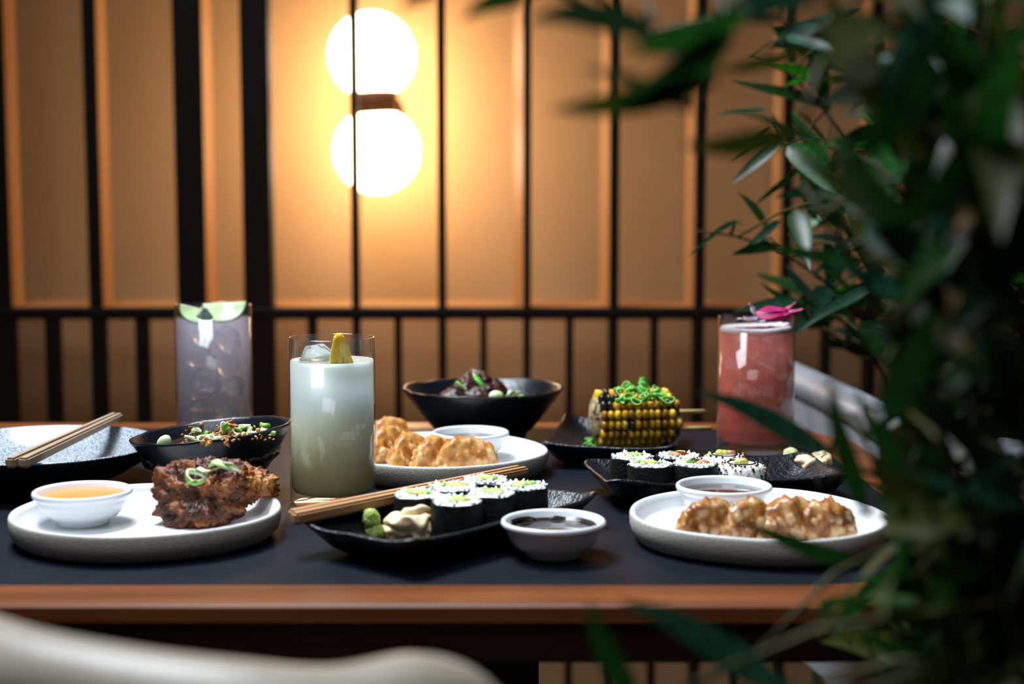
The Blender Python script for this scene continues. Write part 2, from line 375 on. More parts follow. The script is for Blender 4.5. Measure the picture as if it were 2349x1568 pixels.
# ------------------------------------------------------------------ the table
yf, yb = at_z(1170, 1384, T).y, at_z(1170, 968, T).y
XL, XR = -1.05, .355
def rrect(x0, x1, y0, y1, r, n=10):
    pts = []
    for cx, cy, a0 in ((x1 - r, y1 - r, 0), (x0 + r, y1 - r, 90), (x0 + r, y0 + r, 180), (x1 - r, y0 + r, 270)):
        for i in range(n + 1):
            a = math.radians(a0 + 90 * i / n); pts.append((cx + r * math.cos(a), cy + r * math.sin(a)))
    return pts
def slab(name, outline, z0, z1, bev=.0):
    bm = bmesh.new(); vs = [bm.verts.new((x, y, z0)) for x, y in outline]; f = bm.faces.new(vs)
    r = bmesh.ops.extrude_face_region(bm, geom=[f])
    for v in [g for g in r['geom'] if isinstance(g, bmesh.types.BMVert)]: v.co.z = z1
    bmesh.ops.recalc_face_normals(bm, faces=bm.faces[:])
    if bev:
        es = [e for e in bm.edges if all(abs(v.co.z - z1) < 1e-6 for v in e.verts)]
        bmesh.ops.bevel(bm, geom=es, offset=bev, segments=3, affect='EDGES')
    return bm_mesh(bm, name, False)
table = thing('dining_table', 'dark dining table with black inlaid top and walnut border', 'table', (0, 0, 0))
MB = .043
# walnut border in four boards that follow the rounded corners
Ro, Ri, nn = .165, .125, 12
outer = rrect(XL, XR, yf, yb, Ro, nn); inner = rrect(XL + MB, XR - MB, yf + MB, yb - MB, Ri, nn)
K = nn + 1
def border(name, i0, i1):
    idx = [k % (4 * K) for k in range(i0, i1 + 1)]
    V, Fc = [], []
    b = .0025
    for k in idx:
        o, i = Vector(outer[k]), Vector(inner[k]); d = (i - o).normalized()
        ob_, ib = o + d * b, i
        V += [(o.x, o.y, T - .012), (o.x, o.y, T - b), (ob_.x, ob_.y, T), (ib.x, ib.y, T), (ib.x, ib.y, T - .012)]
    for s in range(len(idx) - 1):
        for k in range(4): Fc.append((s * 5 + k, s * 5 + k + 1, (s + 1) * 5 + k + 1, (s + 1) * 5 + k))
        Fc.append((s * 5 + 4, s * 5, (s + 1) * 5, (s + 1) * 5 + 4))
    Fc.append((0, 1, 2, 3, 4)); e = (len(idx) - 1) * 5; Fc.append((e + 4, e + 3, e + 2, e + 1, e))
    bm = bmesh.new(); vv = [bm.verts.new(v) for v in V]
    for f in Fc: bm.faces.new([vv[i] for i in f])
    bmesh.ops.recalc_face_normals(bm, faces=bm.faces[:])
    return ob(name, bm_mesh(bm, name, False), 'walnut', table)
h = nn // 2
border('border_board', -K + K * 4 + h, 4 * K + h)           # right end
border('border_board', h, K + h); border('border_board', K + h, 2 * K + h); border('border_board', 2 * K + h, 3 * K + h)
ob('inlay', slab('inlay', inner, T - .012, T - .0006), 'inlay', table)
zap = at_y(1170, 1518, yf + .004).z
ob('apron', slab('apron', rrect(XL + .003, XR - .003, yf + .003, yb - .003, Ro - .003), zap, T - .0125), 'walnut_dark', table)
ob('leg', box('leg', -.32, at_y(1236, 1540, 1.16).x, 1.16, 1.34, .02, zap, .004), 'black_metal', table)
ob('foot', box('foot', -.5, .1, 1.0, 1.5, 0, .02, .004), 'black_metal', table)

# ------------------------------------------------------------------ crockery builders
def organic(a2, p2, a3, p3, a5=0, p5=0):
    return lambda t: 1 + a2 * math.cos(2 * t + p2) + a3 * math.cos(3 * t + p3) + a5 * math.cos(5 * t + p5)
def white_plate(label, loc, R, rf, hgt=.021):
    prof = [(0, 0), (R - .014, 0), (R - .006, .0015), (R - .0018, .006), (R, .012), (R + .0002, hgt - .002), (R - .0006, hgt - .0004), (R - .002, hgt), (R - .0036, hgt - .0008),
            (R - .0052, hgt - .004), (R - .008, .0105), (R - .013, .0076), (R - .022, .0064), (R * .5, .006), (0, .006)]
    mi = [0] * 6 + [1] * 8
    return ob('white_plate', lathe('white_plate', prof, 96, rf, mi=mi), ['stoneware', 'white_matte'], None, loc, label=label, cat='plate', group='white rimmed plates')
DISH = [(0, .0012), (.0155, .0012), (.0165, 0), (.0185, 0), (.0192, .0015), (.0197, .0035), (.0255, .0062), (.0298, .0105), (.0322, .0155), (.0331, .0182), (.0332, .0195), (.0348, .0203),
        (.0362, .0218), (.0366, .0235), (.0361, .0250), (.0350, .0257), (.0338, .0252), (.0329, .0238), (.0315, .0195), (.028, .0135), (.020, .0080), (.008, .0062), (0, .006)]
dish_me = lathe('dip_dish', DISH, 72)
def dip_dish(label, loc):
    return ob('dip_dish', dish_me, 'white_glaze', None, loc, label=label, cat='bowl', group='small white dipping bowls')
def dish_fill(name, label, loc, z, r, mat, dome=0.0, film=0.0):
    prof = [(0, z + dome), (r * .4, z + dome * .9), (r * .8, z + dome * .4), (r, z), (r * .96, z - .0015), (0, z - .0015)]
    zf = None
    if film:                                      # sauce clinging to the far inside wall
        prof = prof[:4] + [(r + .0012, z + .0016)] + prof[4:]
        zf = lambda x, y, rr, zz: zz + (film * max(0, y / r) * max(0, .4 + 1.6 * noise.noise(Vector((x * 75, y * 40, 3)))) if rr > r else 0)
    return ob(name, lathe(name, prof, 96, None, zf), mat, None, loc, label=label, cat='sauce')
def black_bowl(label, loc, R, H, footr, foot_h, seed, tilt=0.0, wob=.004):
    b = thing('black_bowl', label, 'bowl', loc, 0, 'black footed bowls')
    def zf(x, y, r, z):
        k = z / H
        return z + tilt * x * k * k + (k ** 6) * wob * noise.noise(Vector((x * 26 + seed, y * 26, seed))) + (k ** 6) * .0008 * noise.noise(Vector((x * 90 + seed, y * 90, 0)))
    r0 = footr
    prof = [(0, foot_h), (r0 * .9, foot_h), (r0 + .003, foot_h + .001)] + [(r0 + .003 + (R * .99 - r0 - .003) * ((t) ** .86), foot_h + .001 + (H * .95 - foot_h - .001) * t) for t in (.15, .3, .5, .7, .85, 1)] + [ (R, H * .985), (R - .0012, H), (R - .003, H * .997),
            (R - .0052, H * .965), (R * .88, H * .80), (R * .72, H * .60), (R * .50, H * .40), (R * .22, H * .28), (0, H * .26)]
    ob('body', lathe('body', prof, 96, organic(.008, seed, .006, seed * 2), zf), 'black_glaze', b)
    ob('foot', lathe('foot', [(footr - .006, foot_h), (footr - .004, 0), (footr, 0), (footr + .0015, foot_h * .6), (footr + .003, foot_h + .002)], 64), 'black_glaze', b)
    return b
def tray(label, A, B, Cc, hgt, inset, seed, z=T):
    """rectangular plate with raised edges: A, B, C are three of its rim corners on the table"""
    A, B, Cc = [Vector((p[0], p[1])) for p in (A, B, Cc)]
    ctr = (A + Cc) / 2; u = (Cc - B); v = (A - B); L, W = u.length / 2, v.length / 2; rz = math.atan2(u.y, u.x)
    n = 12
    def ring(a, b, r, zz, rim):
        pts = []
        base = []
        for cx, cy, a0 in ((a - r, b - r, 0), (-a + r, b - r, 90), (-a + r, -b + r, 180), (a - r, -b + r, 270)):
            for i in range(n + 1): t = math.radians(a0 + 90 * i / n); base.append(Vector((cx + r * math.cos(t), cy + r * math.sin(t))))
            # straight run subdivided towards the next corner
            nx = {0: (-a + r, b), 90: (-a, -b + r), 180: (a - r, -b), 270: (a, b - r)}[a0]
            p0 = base[-1]; p1 = Vector(nx)
            for k in range(1, 12): base.append(p0.lerp(p1, k / 12))
        for p in base:
            cn = (abs(p.x) / a) ** 5 * (abs(p.y) / b) ** 5
            pts.append((p.x, p.y, zz + rim * (.005 * cn + .0022 * noise.noise(Vector((p.x * 30 + seed, p.y * 30, 1.3))))))
        return pts
    th = .0042
    rows = [ring(L - inset, W - inset, .012, 0, 0), ring(L - inset * .55, W - inset * .55, .012, hgt * .30, .3), ring(L - inset * .12, W - inset * .12, .010, hgt * .83, .9), ring(L, W, .009, hgt * .97, 1),
            ring(L - .0004, W - .0004, .009, hgt + .0005, 1), ring(L - .0022, W - .0022, .0085, hgt + .0012, 1), ring(L - th, W - th, .008, hgt * .96, 1), ring(L - inset * .22 - th, W - inset * .22 - th, .009, hgt * .76, .8),
            ring(L - inset * .6 - th, W - inset * .6 - th, .010, hgt * .32 + .004, .3), ring(L - inset - th, W - inset - th, .010, .0052, 0)]
    V, Fc = [], []; m = len(rows[0])
    for r in rows: V += r
    for k in range(len(rows) - 1):
        for i in range(m):
            j = (i + 1) % m; Fc.append((k * m + i, k * m + j, (k + 1) * m + j, (k + 1) * m + i))
    Fc.append(tuple(range(m))[::-1]); Fc.append(tuple(range((len(rows) - 1) * m, len(rows) * m)))
    o = ob('black_plate', mesh('black_plate', V, Fc), 'black_slate', None, (ctr.x, ctr.y, z), (0, 0, rz), label=label, cat='plate', group='rectangular black plates')
    return o, rz
def tumbler(name, label, loc, R, H):
    prof = [(0, 0), (R - .004, 0), (R - .0012, .001), (R, .0035), (R, H - .0008), (R - .0005, H), (R - .0011, H), (R - .0015, H - .0008), (R - .0016, .014), (R - .003, .0105), (R - .008, .009), (0, .0085)]
    return ob(name, lathe(name, prof, 72), 'thin_glass', None, loc, label=label, cat='glass', group='tall straight drinking glasses')
def drink(label, loc, R, z1, mat):
    r = R - .0013
    prof = [(0, .0082), (r - .007, .0086), (r - .002, .0105), (r, .014), (r, z1), (r - .0012, z1 - .0006), (0, z1 - .0008)]
    return ob('drink', lathe('drink', prof, 64), mat, None, loc, label=label, cat='drink')
def ice(loc, s, label, group):
    bm = bmesh.new(); bmesh.ops.create_cube(bm, size=s)
    for v in bm.verts: v.co += Vector((random.uniform(-1, 1), random.uniform(-1, 1), random.uniform(-1, 1))) * s * .1
    bmesh.ops.bevel(bm, geom=bm.edges[:], offset=s * .12, segments=2, affect='EDGES')
    return ob('ice_cube', bm_mesh(bm, 'ice_cube'), 'ice', None, loc, (random.random() * 3, random.random() * 3, random.random() * 3), label=label, cat='ice', group=group)
def scallion_ring_mesh(r, w, hgt, sq, seed):
    n = 20; V, Fc, MI = [], [], []
    for i in range(n):
        a = 2 * PI * i / n; c, s = math.cos(a), math.sin(a) * sq; wob = 1 + .08 * math.sin(3 * a + seed)
        for rr, zz in ((r, 0), (r + .0002, hgt * .5), (r, hgt), (r - w, hgt), (r - w, 0)):
            V.append((c * rr * wob, s * rr * wob, zz + .15 * hgt * math.sin(2 * a + seed)))
    for i in range(n):
        j = (i + 1) % n
        for k in range(5):
            l = (k + 1) % 5; Fc.append((i * 5 + k, j * 5 + k, j * 5 + l, i * 5 + l)); MI.append(1 if k in (2, 3) else 0)
    return mesh('scallion_ring', V, Fc, True, MI)
def ring_variants(outer_m, inner_m, r=.0058):
    out = []
    for s in range(4):
        me = scallion_ring_mesh(r * (1 - .12 * s), .0011, .0028 + .0012 * (s % 2), .55 + .13 * s, s)
        me.materials.append(MATS[outer_m]); me.materials.append(MATS[inner_m]); out.append(me)
    return out
RING_G = ring_variants('scallion_green', 'scallion_pale', .0068); RING_D = ring_variants('scallion_deep', 'scallion_green', .0072); RING_P = ring_variants('scallion_pale', 'scallion_pale', .0080)
def rings(lst, spots, label, group, tilt=.5):
    for k, (x, y, z) in enumerate(spots):
        ob('scallion_ring', lst[k % 4], None, None, (x, y, z), (random.uniform(-tilt, tilt), random.uniform(-tilt, tilt), random.random() * 6), label=label, cat='scallion', group=group)
def strip(name, pts, w, mat, parent=None, thick=.0007, **kw):
    """a limp flat ribbon along pts"""
    return ob(name, tube(name, pts, [w * f for f in ([.35] + [1] * (len(pts) - 2) + [.35])], 8, thick / w), mat, parent, **kw)
def scatter_mesh(name, spots, rad, mats):
    parts = []
    for k, (p, mi) in enumerate(spots):
        f = random.uniform(.75, 1.25); parts.append((*ellipsoid_data(p, (rad[0] * f, rad[1] * f, rad[2] * f), rrot(), 6, 4), mi))
    me = join_meshes(name, parts)
    for m in mats: me.materials.append(MATS[m])
    return me

# ------------------------------------------------------------------ left: speckled plate with chopsticks
p = at_z(62, 1062, T + .004); p = Vector((-.415, 1.245, T))
sp = [(0, 0), (.05, 0), (.056, .002), (.075, .010), (.095, .022), (.1045, .033), (.105, .0345), (.1043, .0358), (.103, .035), (.094, .0265), (.078, .0165), (.055, .0105), (0, .009)]
ob('speckled_plate', lathe('speckled_plate', sp, 96, organic(.006, 1, .006, 2), mi=[0] * 6 + [1] * 6), ['dark_ware', 'speckle'], None, p,
   label='shallow grey speckled plate with dark underside at the left edge', cat='plate')
def chopstick(label, a, b, r0, r1, mat, group):
    a, b = Vector(a), Vector(b); d = b - a
    o = ob('chopstick', None, None)
    bpy.data.objects.remove(o)
    L = d.length; bm = bmesh.new(); bmesh.ops.create_cube(bm, size=1)
    for v in bm.verts:
        e = v.co.x + .5; r = r0 + (r1 - r0) * e; v.co = Vector((e * L, v.co.y * 2 * r, v.co.z * 2 * r))
    bmesh.ops.bevel(bm, geom=bm.edges[:], offset=min(r0, r1) * .5, segments=2, affect='EDGES')
    o = ob('chopstick', bm_mesh(bm, 'chopstick', False), mat, None, a, label=label, cat='chopstick', group=group)
    o.rotation_euler = d.to_track_quat('X', 'Z').to_euler()
    return o
zc = T + .0405
a, b = at_z(22, 1062, zc), at_z(263, 953, zc + .004)
chopstick('left one of two wooden chopsticks across the speckled plate', a, b, .0042, .0033, 'chopstick_grey', 'chopsticks on the speckled plate')
a, b = at_z(52, 1062, zc), at_z(276, 954, zc + .004)
chopstick('right one of two wooden chopsticks across the speckled plate', a, b, .0042, .0033, 'chopstick_grey', 'chopsticks on the speckled plate')

# ------------------------------------------------------------------ left black bowl with toppings
bl = Vector((at_z(518, 1105, T).x, 1.195, T))
black_bowl('black bowl of dark noodles and scallions behind the fried chicken', bl, .0675, .056, .037, .013, 2.0, tilt=.10, wob=.0018)
def noodle_top(x, y): return bl.z + .040 + .10 * x * .5 + .004 * noise.noise(Vector((x * 60, y * 60, 2)))
ob('noodle_heap', blob('noodle_heap', [((0, 0, -.006), (.057, .057, .016))], 5, ((.003, 120), (.0026, 260)), 3), 'noodle_dark', None, bl + Vector((0, 0, .0405)), (0, -.06, 0),
   label='glossy dark noodle heap filling the left black bowl', cat='noodles')
def spot(px, py, z): q = at_z(px, py, z); return (q.x, q.y, q.z)
zt = bl.z + .0545
rings(RING_P, [spot(440, 1010, zt), spot(470, 1011, zt), spot(508, 1010, zt), spot(552, 1007, zt), spot(590, 1001, zt + .001), spot(612, 996, zt + .002), spot(560, 982, zt + .004)],
      'pale scallion ring on the dark noodles in the left bowl', 'pale scallion rings in the left bowl', .55)
rings(RING_G, [spot(478, 1003, zt + .001), spot(520, 985, zt + .006), spot(540, 990, zt + .004), spot(606, 982, zt + .003), spot(574, 996, zt + .002), spot(485, 1012, zt), spot(450, 992, zt)],
      'green scallion ring on the dark noodles in the left bowl', 'green scallion rings in the left bowl', 1.1)
strip('scallion_strip', [spot(512, 992, zt + .004), spot(516, 978, zt + .010), spot(522, 968, zt + .014), spot(528, 972, zt + .012)], .003, 'scallion_green', label='green scallion sliver standing up in the left black bowl', cat='scallion')
ob('scallion_slice', blob('scallion_slice', [((0, 0, 0), (.0055, .004, .0075))], 3), 'scallion_pale', None, Vector(spot(376, 1016, bl.z + .052)), (0, .6, 0), label='white scallion slice alone at the left rim of the bowl', cat='scallion')
S = []
for k in range(85):
    px, py = random.gauss(535, 58), random.gauss(1000, 12)
    if 410 < px < 630 and 975 < py < 1010: S.append((Vector(spot(px, py, zt + .0015 + random.random() * .003)), 0 if random.random() < .62 else 1))
ob('sesame_seeds', scatter_mesh('sesame_seeds', S, (.0018, .0011, .0009), ['sesame_tan', 'crumb_dark']), None, label='scattered toasted sesame seeds over the dark noodles', cat='sesame', kind='stuff')
crisp = [(440, 982), (462, 978), (470, 1010), (492, 1000), (505, 996), (515, 1004), (527, 968), (533, 976), (524, 996), (560, 1002), (580, 995), (590, 988), (600, 992), (632, 984), (500, 988), (480, 1015), (548, 1002), (520, 1012)]
for k, (px, py) in enumerate(crisp):
    ob('fried_onion', blob('fried_onion', [((0, 0, 0), (.0034, .0020, .0014)), ((.0024, .001, 0), (.0024, .0014, .0012))], 3, ((.0022, 420),), k), 'crumb' if k % 2 else 'crumb_dark', None,
       Vector(spot(px, py, zt + .003 + (.010 if py < 980 and px > 515 else 0))), (random.random() * 3, random.random() * 3, 0), label='crispy fried onion bit on the dark noodles', cat='onion', group='fried onion bits in the left bowl')

# ------------------------------------------------------------------ left white plate: mayo dish, fried chicken
pl = Vector((-.269, 1.046, T))
white_plate('white rimmed plate under the fried chicken at the left', pl, .0965, organic(.012, .6, .012, 1.0, .004, 2))
ZP = T + .0062
d1 = at_z(191, 1199, ZP)
dip_dish('small white bowl of orange sauce on the left plate', d1)
dish_fill('chilli_mayo', 'creamy orange sauce in the small bowl on the left plate', d1, .0212, .0320, 'mayo', .0012)
c1 = at_z(462, 1200, ZP)
ob('fried_chicken', blob('fried_chicken', [((-.012, 0, .002), (.024, .022, .020)), ((.004, .004, .006), (.025, .020, .019)), ((.014, .008, .007), (.020, .018, .018)), ((-.006, -.012, -.012), (.025, .016, .014)), ((-.003, -.004, -.011), (.031, .020, .014))], 6,
   ((.005, 60), (.004, 130), (.0028, 290), (.0018, 520)), 4, -.0215), 'chicken', None, c1 + Vector((.0, .008, .0215)), label='dark brown fried chicken piece on the left white plate', cat='chicken')
ob('fried_chicken', blob('fried_chicken', [((0, 0, 0), (.016, .018, .016)), ((.012, .004, .001), (.015, .013, .012)), ((-.012, 0, .004), (.016, .014, .014))], 6,
   ((.005, 70), (.003, 150), (.0024, 300), (.0018, 520)), 9, -.0205), 'chicken_gold', None, c1 + Vector((.027, .026, .0235)), label='golden fried chicken piece behind the darker one on the left plate', cat='chicken')
cz = c1.z + .043
rg = ob('scallion_ring', scallion_ring_mesh(.0075, .0018, .004, .8, 1), ['scallion_green', 'scallion_pale'], None, Vector(spot(450, 1093, cz)) + Vector((0, -.006, 0)), (.7, .25, .3), label='large green scallion ring on the fried chicken', cat='scallion')
strip('scallion_strip', [spot(442, 1082, cz + .004), spot(456, 1073, cz + .007), spot(470, 1080, cz + .005), spot(490, 1078, cz + .006)], .004, 'scallion_pale', label='thin pale scallion strip curling off the fried chicken', cat='scallion')
strip('scallion_strip', [spot(482, 1070, cz + .008), spot(494, 1058, cz + .012), spot(510, 1066, cz + .010), spot(536, 1080, cz + .005)], .0062, 'scallion_pale', thick=.0016, label='thick white scallion strip on top of the fried chicken', cat='scallion')
strip('scallion_strip', [spot(512, 1060, cz + .012), spot(524, 1063, cz + .010), spot(540, 1075, cz + .005), spot(550, 1080, cz + .003)], .0045, 'scallion_pale', thick=.0012, label='white and green scallion strip at the right of the chicken top', cat='scallion')
strip('scallion_strip', [spot(428, 1112, cz - .006), spot(438, 1104, cz - .001), spot(452, 1100, cz)], .0035, 'scallion_green', label='green scallion sliver hanging down the chicken front', cat='scallion')

# ------------------------------------------------------------------ drinks
g1 = at_z(765, 1150, T); R1, H1 = .0351, .136
tumbler('highball_glass', 'tall glass of cloudy pale yellow drink beside the chopsticks', g1, R1, H1)
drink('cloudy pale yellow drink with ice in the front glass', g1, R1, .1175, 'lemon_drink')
ice(g1 + Vector((-.012, .004, .116)), .022, 'clear ice cube poking out of the pale yellow drink', None)
wz = bmesh.new(); outl = [(-.0095, 0), (.011, .0005), (.0065, .013), (.0022, .025), (-.0012, .0268), (-.0052, .0245), (-.0085, .010)]
vs = [wz.verts.new((x, -.0045, z)) for x, z in outl]; f = wz.faces.new(vs); r = bmesh.ops.extrude_face_region(wz, geom=[f])
for v in [q for q in r['geom'] if isinstance(q, bmesh.types.BMVert)]: v.co.y = .0045; v.co.x *= .92
bmesh.ops.recalc_face_normals(wz, faces=wz.faces[:]); bmesh.ops.bevel(wz, geom=wz.edges[:], offset=.001, segments=2, affect='EDGES')
ob('pineapple_wedge', bm_mesh(wz, 'pineapple_wedge', False), 'pineapple', None, g1 + Vector((.009, -.016, .1145)), (.1, 0, .25), label='yellow fruit wedge floating upright in the pale yellow drink', cat='fruit')

g2y = 1.47; R2 = 87.5 / F * g2y; g2 = Vector((at_y(492, 900, g2y).x, g2y, T)); H2 = at_y(492, 697, g2y).z - T
tumbler('highball_glass', 'tall glass of lilac drink with cucumber behind the black bowl', g2, R2, H2)
lz2 = at_y(492, 727, g2y).z - T
drink('lilac fizzy drink full of ice in the back left glass', g2, R2, lz2, 'lilac_drink')
random.seed(21)
for k, (dx, dy, dz) in enumerate(((-.012, .006, .112), (.014, .0, .106), (-.016, -.006, .088), (.010, .010, .082), (-.004, -.014, .066), (.016, -.004, .058), (-.015, .006, .050), (.004, .008, .040), (-.012, -.008, .030), (.014, -.006, .024))):
    ice(g2 + Vector((dx, dy, dz)), .022, 'ice cube inside the lilac drink', 'ice cubes in the lilac drink')
def cuke(label, loc, rot, r, flesh='cucumber_flesh', a0=0.0, a1=PI):
    """a thin cut of cucumber: the arc a0..a1 carries the skin, the straight side is cut"""
    n = 18; th = .0024; V, Fc, MI = [], [], []
    for y in (0, th):
        V.append((0, y, 0))
        for rr in (r - .0014, r):
            for k in range(n + 1):
                a = a0 + (a1 - a0) * k / n; V.append((rr * math.cos(a), y + .0012 * math.sin(a * 3), -rr * math.sin(a)))
    m = 1 + 2 * (n + 1)
    for s_ in (0, 1):
        o = s_ * m
        for k in range(n):
            f1 = (o, o + 1 + k, o + 2 + k); f2 = (o + 1 + k, o + 1 + n + 1 + k, o + 2 + n + 1 + k, o + 2 + k)
            for q, mm in ((f1, 0), (f2, 1)): Fc.append(q if s_ else q[::-1]); MI.append(mm)
    for k in range(n): Fc.append((2 + n + k, 3 + n + k, m + 3 + n + k, m + 2 + n + k)); MI.append(1)
    e = 1 + 2 * n + 1
    Fc += [(0, 1, m + 1, m), (1, 2 + n, m + 2 + n, m + 1), (n + 1, 0, m, m + n + 1), (e, n + 1, m + n + 1, m + e)]; MI += [0, 0, 0, 0]
    bm = bmesh.new(); vv = [bm.verts.new(x) for x in V]
    for f, mm in zip(Fc, MI):
        fc = bm.faces.new([vv[i] for i in f]); fc.material_index = mm
    bmesh.ops.recalc_face_normals(bm, faces=bm.faces[:])
    return ob('cucumber_slice', bm_mesh(bm, 'cucumber_slice', False), [flesh, 'cucumber_skin'], None, loc, rot, label=label, cat='cucumber')
zt2 = H2 - .002
cuke('pale cucumber slice at the left in the lilac drink', g2 + Vector((-.014, -.010, zt2 - .001)), (-.55, .25, .35), .0185)
cuke('grey ribbon of cucumber skin in the middle of the lilac drink', g2 + Vector((-.003, -.022, zt2 + .001)), (-.3, .65, -.25), .0135, 'cucumber_grey', .2, 1.6)
cuke('large cucumber slice with green skin leaning right in the lilac drink', g2 + Vector((.013, -.006, zt2 + .004)), (-.6, -.06, -.1), .0235)

g3 = at_z(1731, 1031, T); R3 = 88.5 / F * g3.y; H3 = at_y(1731, 724, g3.y).z - T
tumbler('highball_glass', 'tall glass of pink red drink topped with a flower', g3, R3, H3)
lz3 = at_y(1731, 757, g3.y).z - T
drink('pink red drink with ice in the right glass', g3, R3, lz3, 'pink_drink')
for k, (dx, dy, dz) in enumerate(((-.012, -.008, .104), (.014, -.006, .106), (-.014, .004, .080), (.016, -.008, .083), (.012, -.010, .060), (-.012, -.010, .056))):
    ice(g3 + Vector((dx, dy, dz)), .026, 'ice cube inside the pink red drink', 'ice cubes in the pink drink')
ob('foam', lathe('foam', [(R3 - .008, lz3 - .003), (R3 - .0018, lz3 - .003), (R3 - .0018, lz3 + .002), (R3 - .004, lz3 + .004), (R3 - .010, lz3 + .001)], 64,
   zf=lambda x, y, r, z: z + (.003 + .003 * noise.noise(Vector((x * 120, y * 120, 0)))) * max(0, x / R3)), 'foam', None, g3, label='thin ring of pale foam on the pink drink', cat='foam')
fl = thing('edible_flower', 'white and purple flower with magenta petals on the pink drink', 'flower', g3 + Vector((0, -.012, lz3 + .012)))
def petal(loc, rot, a, b, mat, curl=.3):
    V, Fc = [], []; nu, nv = 12, 6
    for i in range(nu + 1):
        u = i / nu
        for s in (0, 1):
            for j in range(nv + 1):
                w = (j / nv - .5) * 2; ww = b * math.sin(PI * min(1, .08 + u * .92)) ** .6
                x, y = a * u, ww * w; z = curl * a * (u * u) * .6 + curl * b * w * w + .0006 * math.sin(9 * u + 4 * w) - s * .0006
                V.append((x, y, z))
    m = nv + 1
    for i in range(nu):
        for s in (0, 1):
            for j in range(nv):
                q = ((i * 2 + s) * m + j, (i * 2 + s) * m + j + 1, ((i + 1) * 2 + s) * m + j + 1, ((i + 1) * 2 + s) * m + j)
                Fc.append(q if s else q[::-1])
    return ob('petal', mesh('petal', V, Fc), mat, fl, loc, rot)
petal((-.004, 0, .004), (.4, -.9, 2.4), .013, .0085, 'petal_white', .2); petal((-.003, -.004, .0), (.2, .1, 3.5), .014, .0075, 'petal_white', .3); petal((-.002, -.006, -.002), (.1, .1, 4.6), .012, .007, 'petal_white', .2)
petal((-.003, .002, .006), (.5, -.25, -.1), .032, .011, 'petal_magenta', -.25); petal((.0, .004, .003), (-.6, -.1, .15), .034, .010, 'petal_magenta', -.2)
petal((.018, .0, .004), (.3, -.2, -.2), .026, .005, 'petal_magenta', .1); petal((.022, .004, .006), (.0, -.35, .3), .020, .0035, 'petal_magenta', .3)
ob('stalk', tube('stalk', [(.0, 0, .003), (.015, .0, .004), (.03, 0, .006), (.042, .0, .003)], .0012, 8), 'petal_magenta', fl)

# ------------------------------------------------------------------ front black plate: sushi, wasabi, ginger, chopsticks
def corner(px, py, z): q = at_z(px, py, z); return (q.x, q.y)
zr = T + .021
A, B, Cn = corner(672, 1207, zr), corner(948, 1254, zr), corner(1392, 1139, zr)
tr1, rz1 = tray('black rectangular plate with six avocado maki in front of the yellow drink', A, B, Cn, .021, .022, 3)
ZT1 = T + .0056
def rice_top(r, z, seed, n=40, rows=9):
    V, Fc = [(0, 0, z + .0012)], []
    for k in range(1, rows + 1):
        rr = r * k / rows
        for i in range(n):
            a = 2 * PI * i / n; f = 1 + .02 * noise.noise(Vector((math.cos(a) * 3, math.sin(a) * 3, seed)))
            x, y = rr * f * math.cos(a), rr * f * math.sin(a)
            zz = z + .0012 * (1 - (k / rows) ** 2) + .0011 * noise.noise(Vector((x * 420, y * 420, seed))) if k < rows else z - .0015
            V.append((x, y, zz))
    for i in range(n): Fc.append((0, 1 + i, 1 + (i + 1) % n))
    for k in range(rows - 1):
        for i in range(n):
            j = (i + 1) % n; Fc.append((1 + k * n + i, 1 + (k + 1) * n + i, 1 + (k + 1) * n + j, 1 + k * n + j))
    return mesh('rice', V, Fc)
def chunk(sx, sy, sz, seed):
    return blob('chunk', [((0, 0, 0), (sx, sy, sz)), ((sx * .3, 0, 0), (sx * .7, sy * .9, sz))], 3, ((min(sx, sy) * .25, 260),), seed)
def grains(r, z, n, rad=(.0026, .0011, .0011)):
    S = []
    for k in range(n):
        a = random.random() * 6.28; q = r * math.sqrt(random.random()); S.append((Vector((q * math.cos(a), q * math.sin(a), z + random.uniform(-.0006, .0004))), 0))
    return scatter_mesh('rice_grains', S, rad, ['rice'])
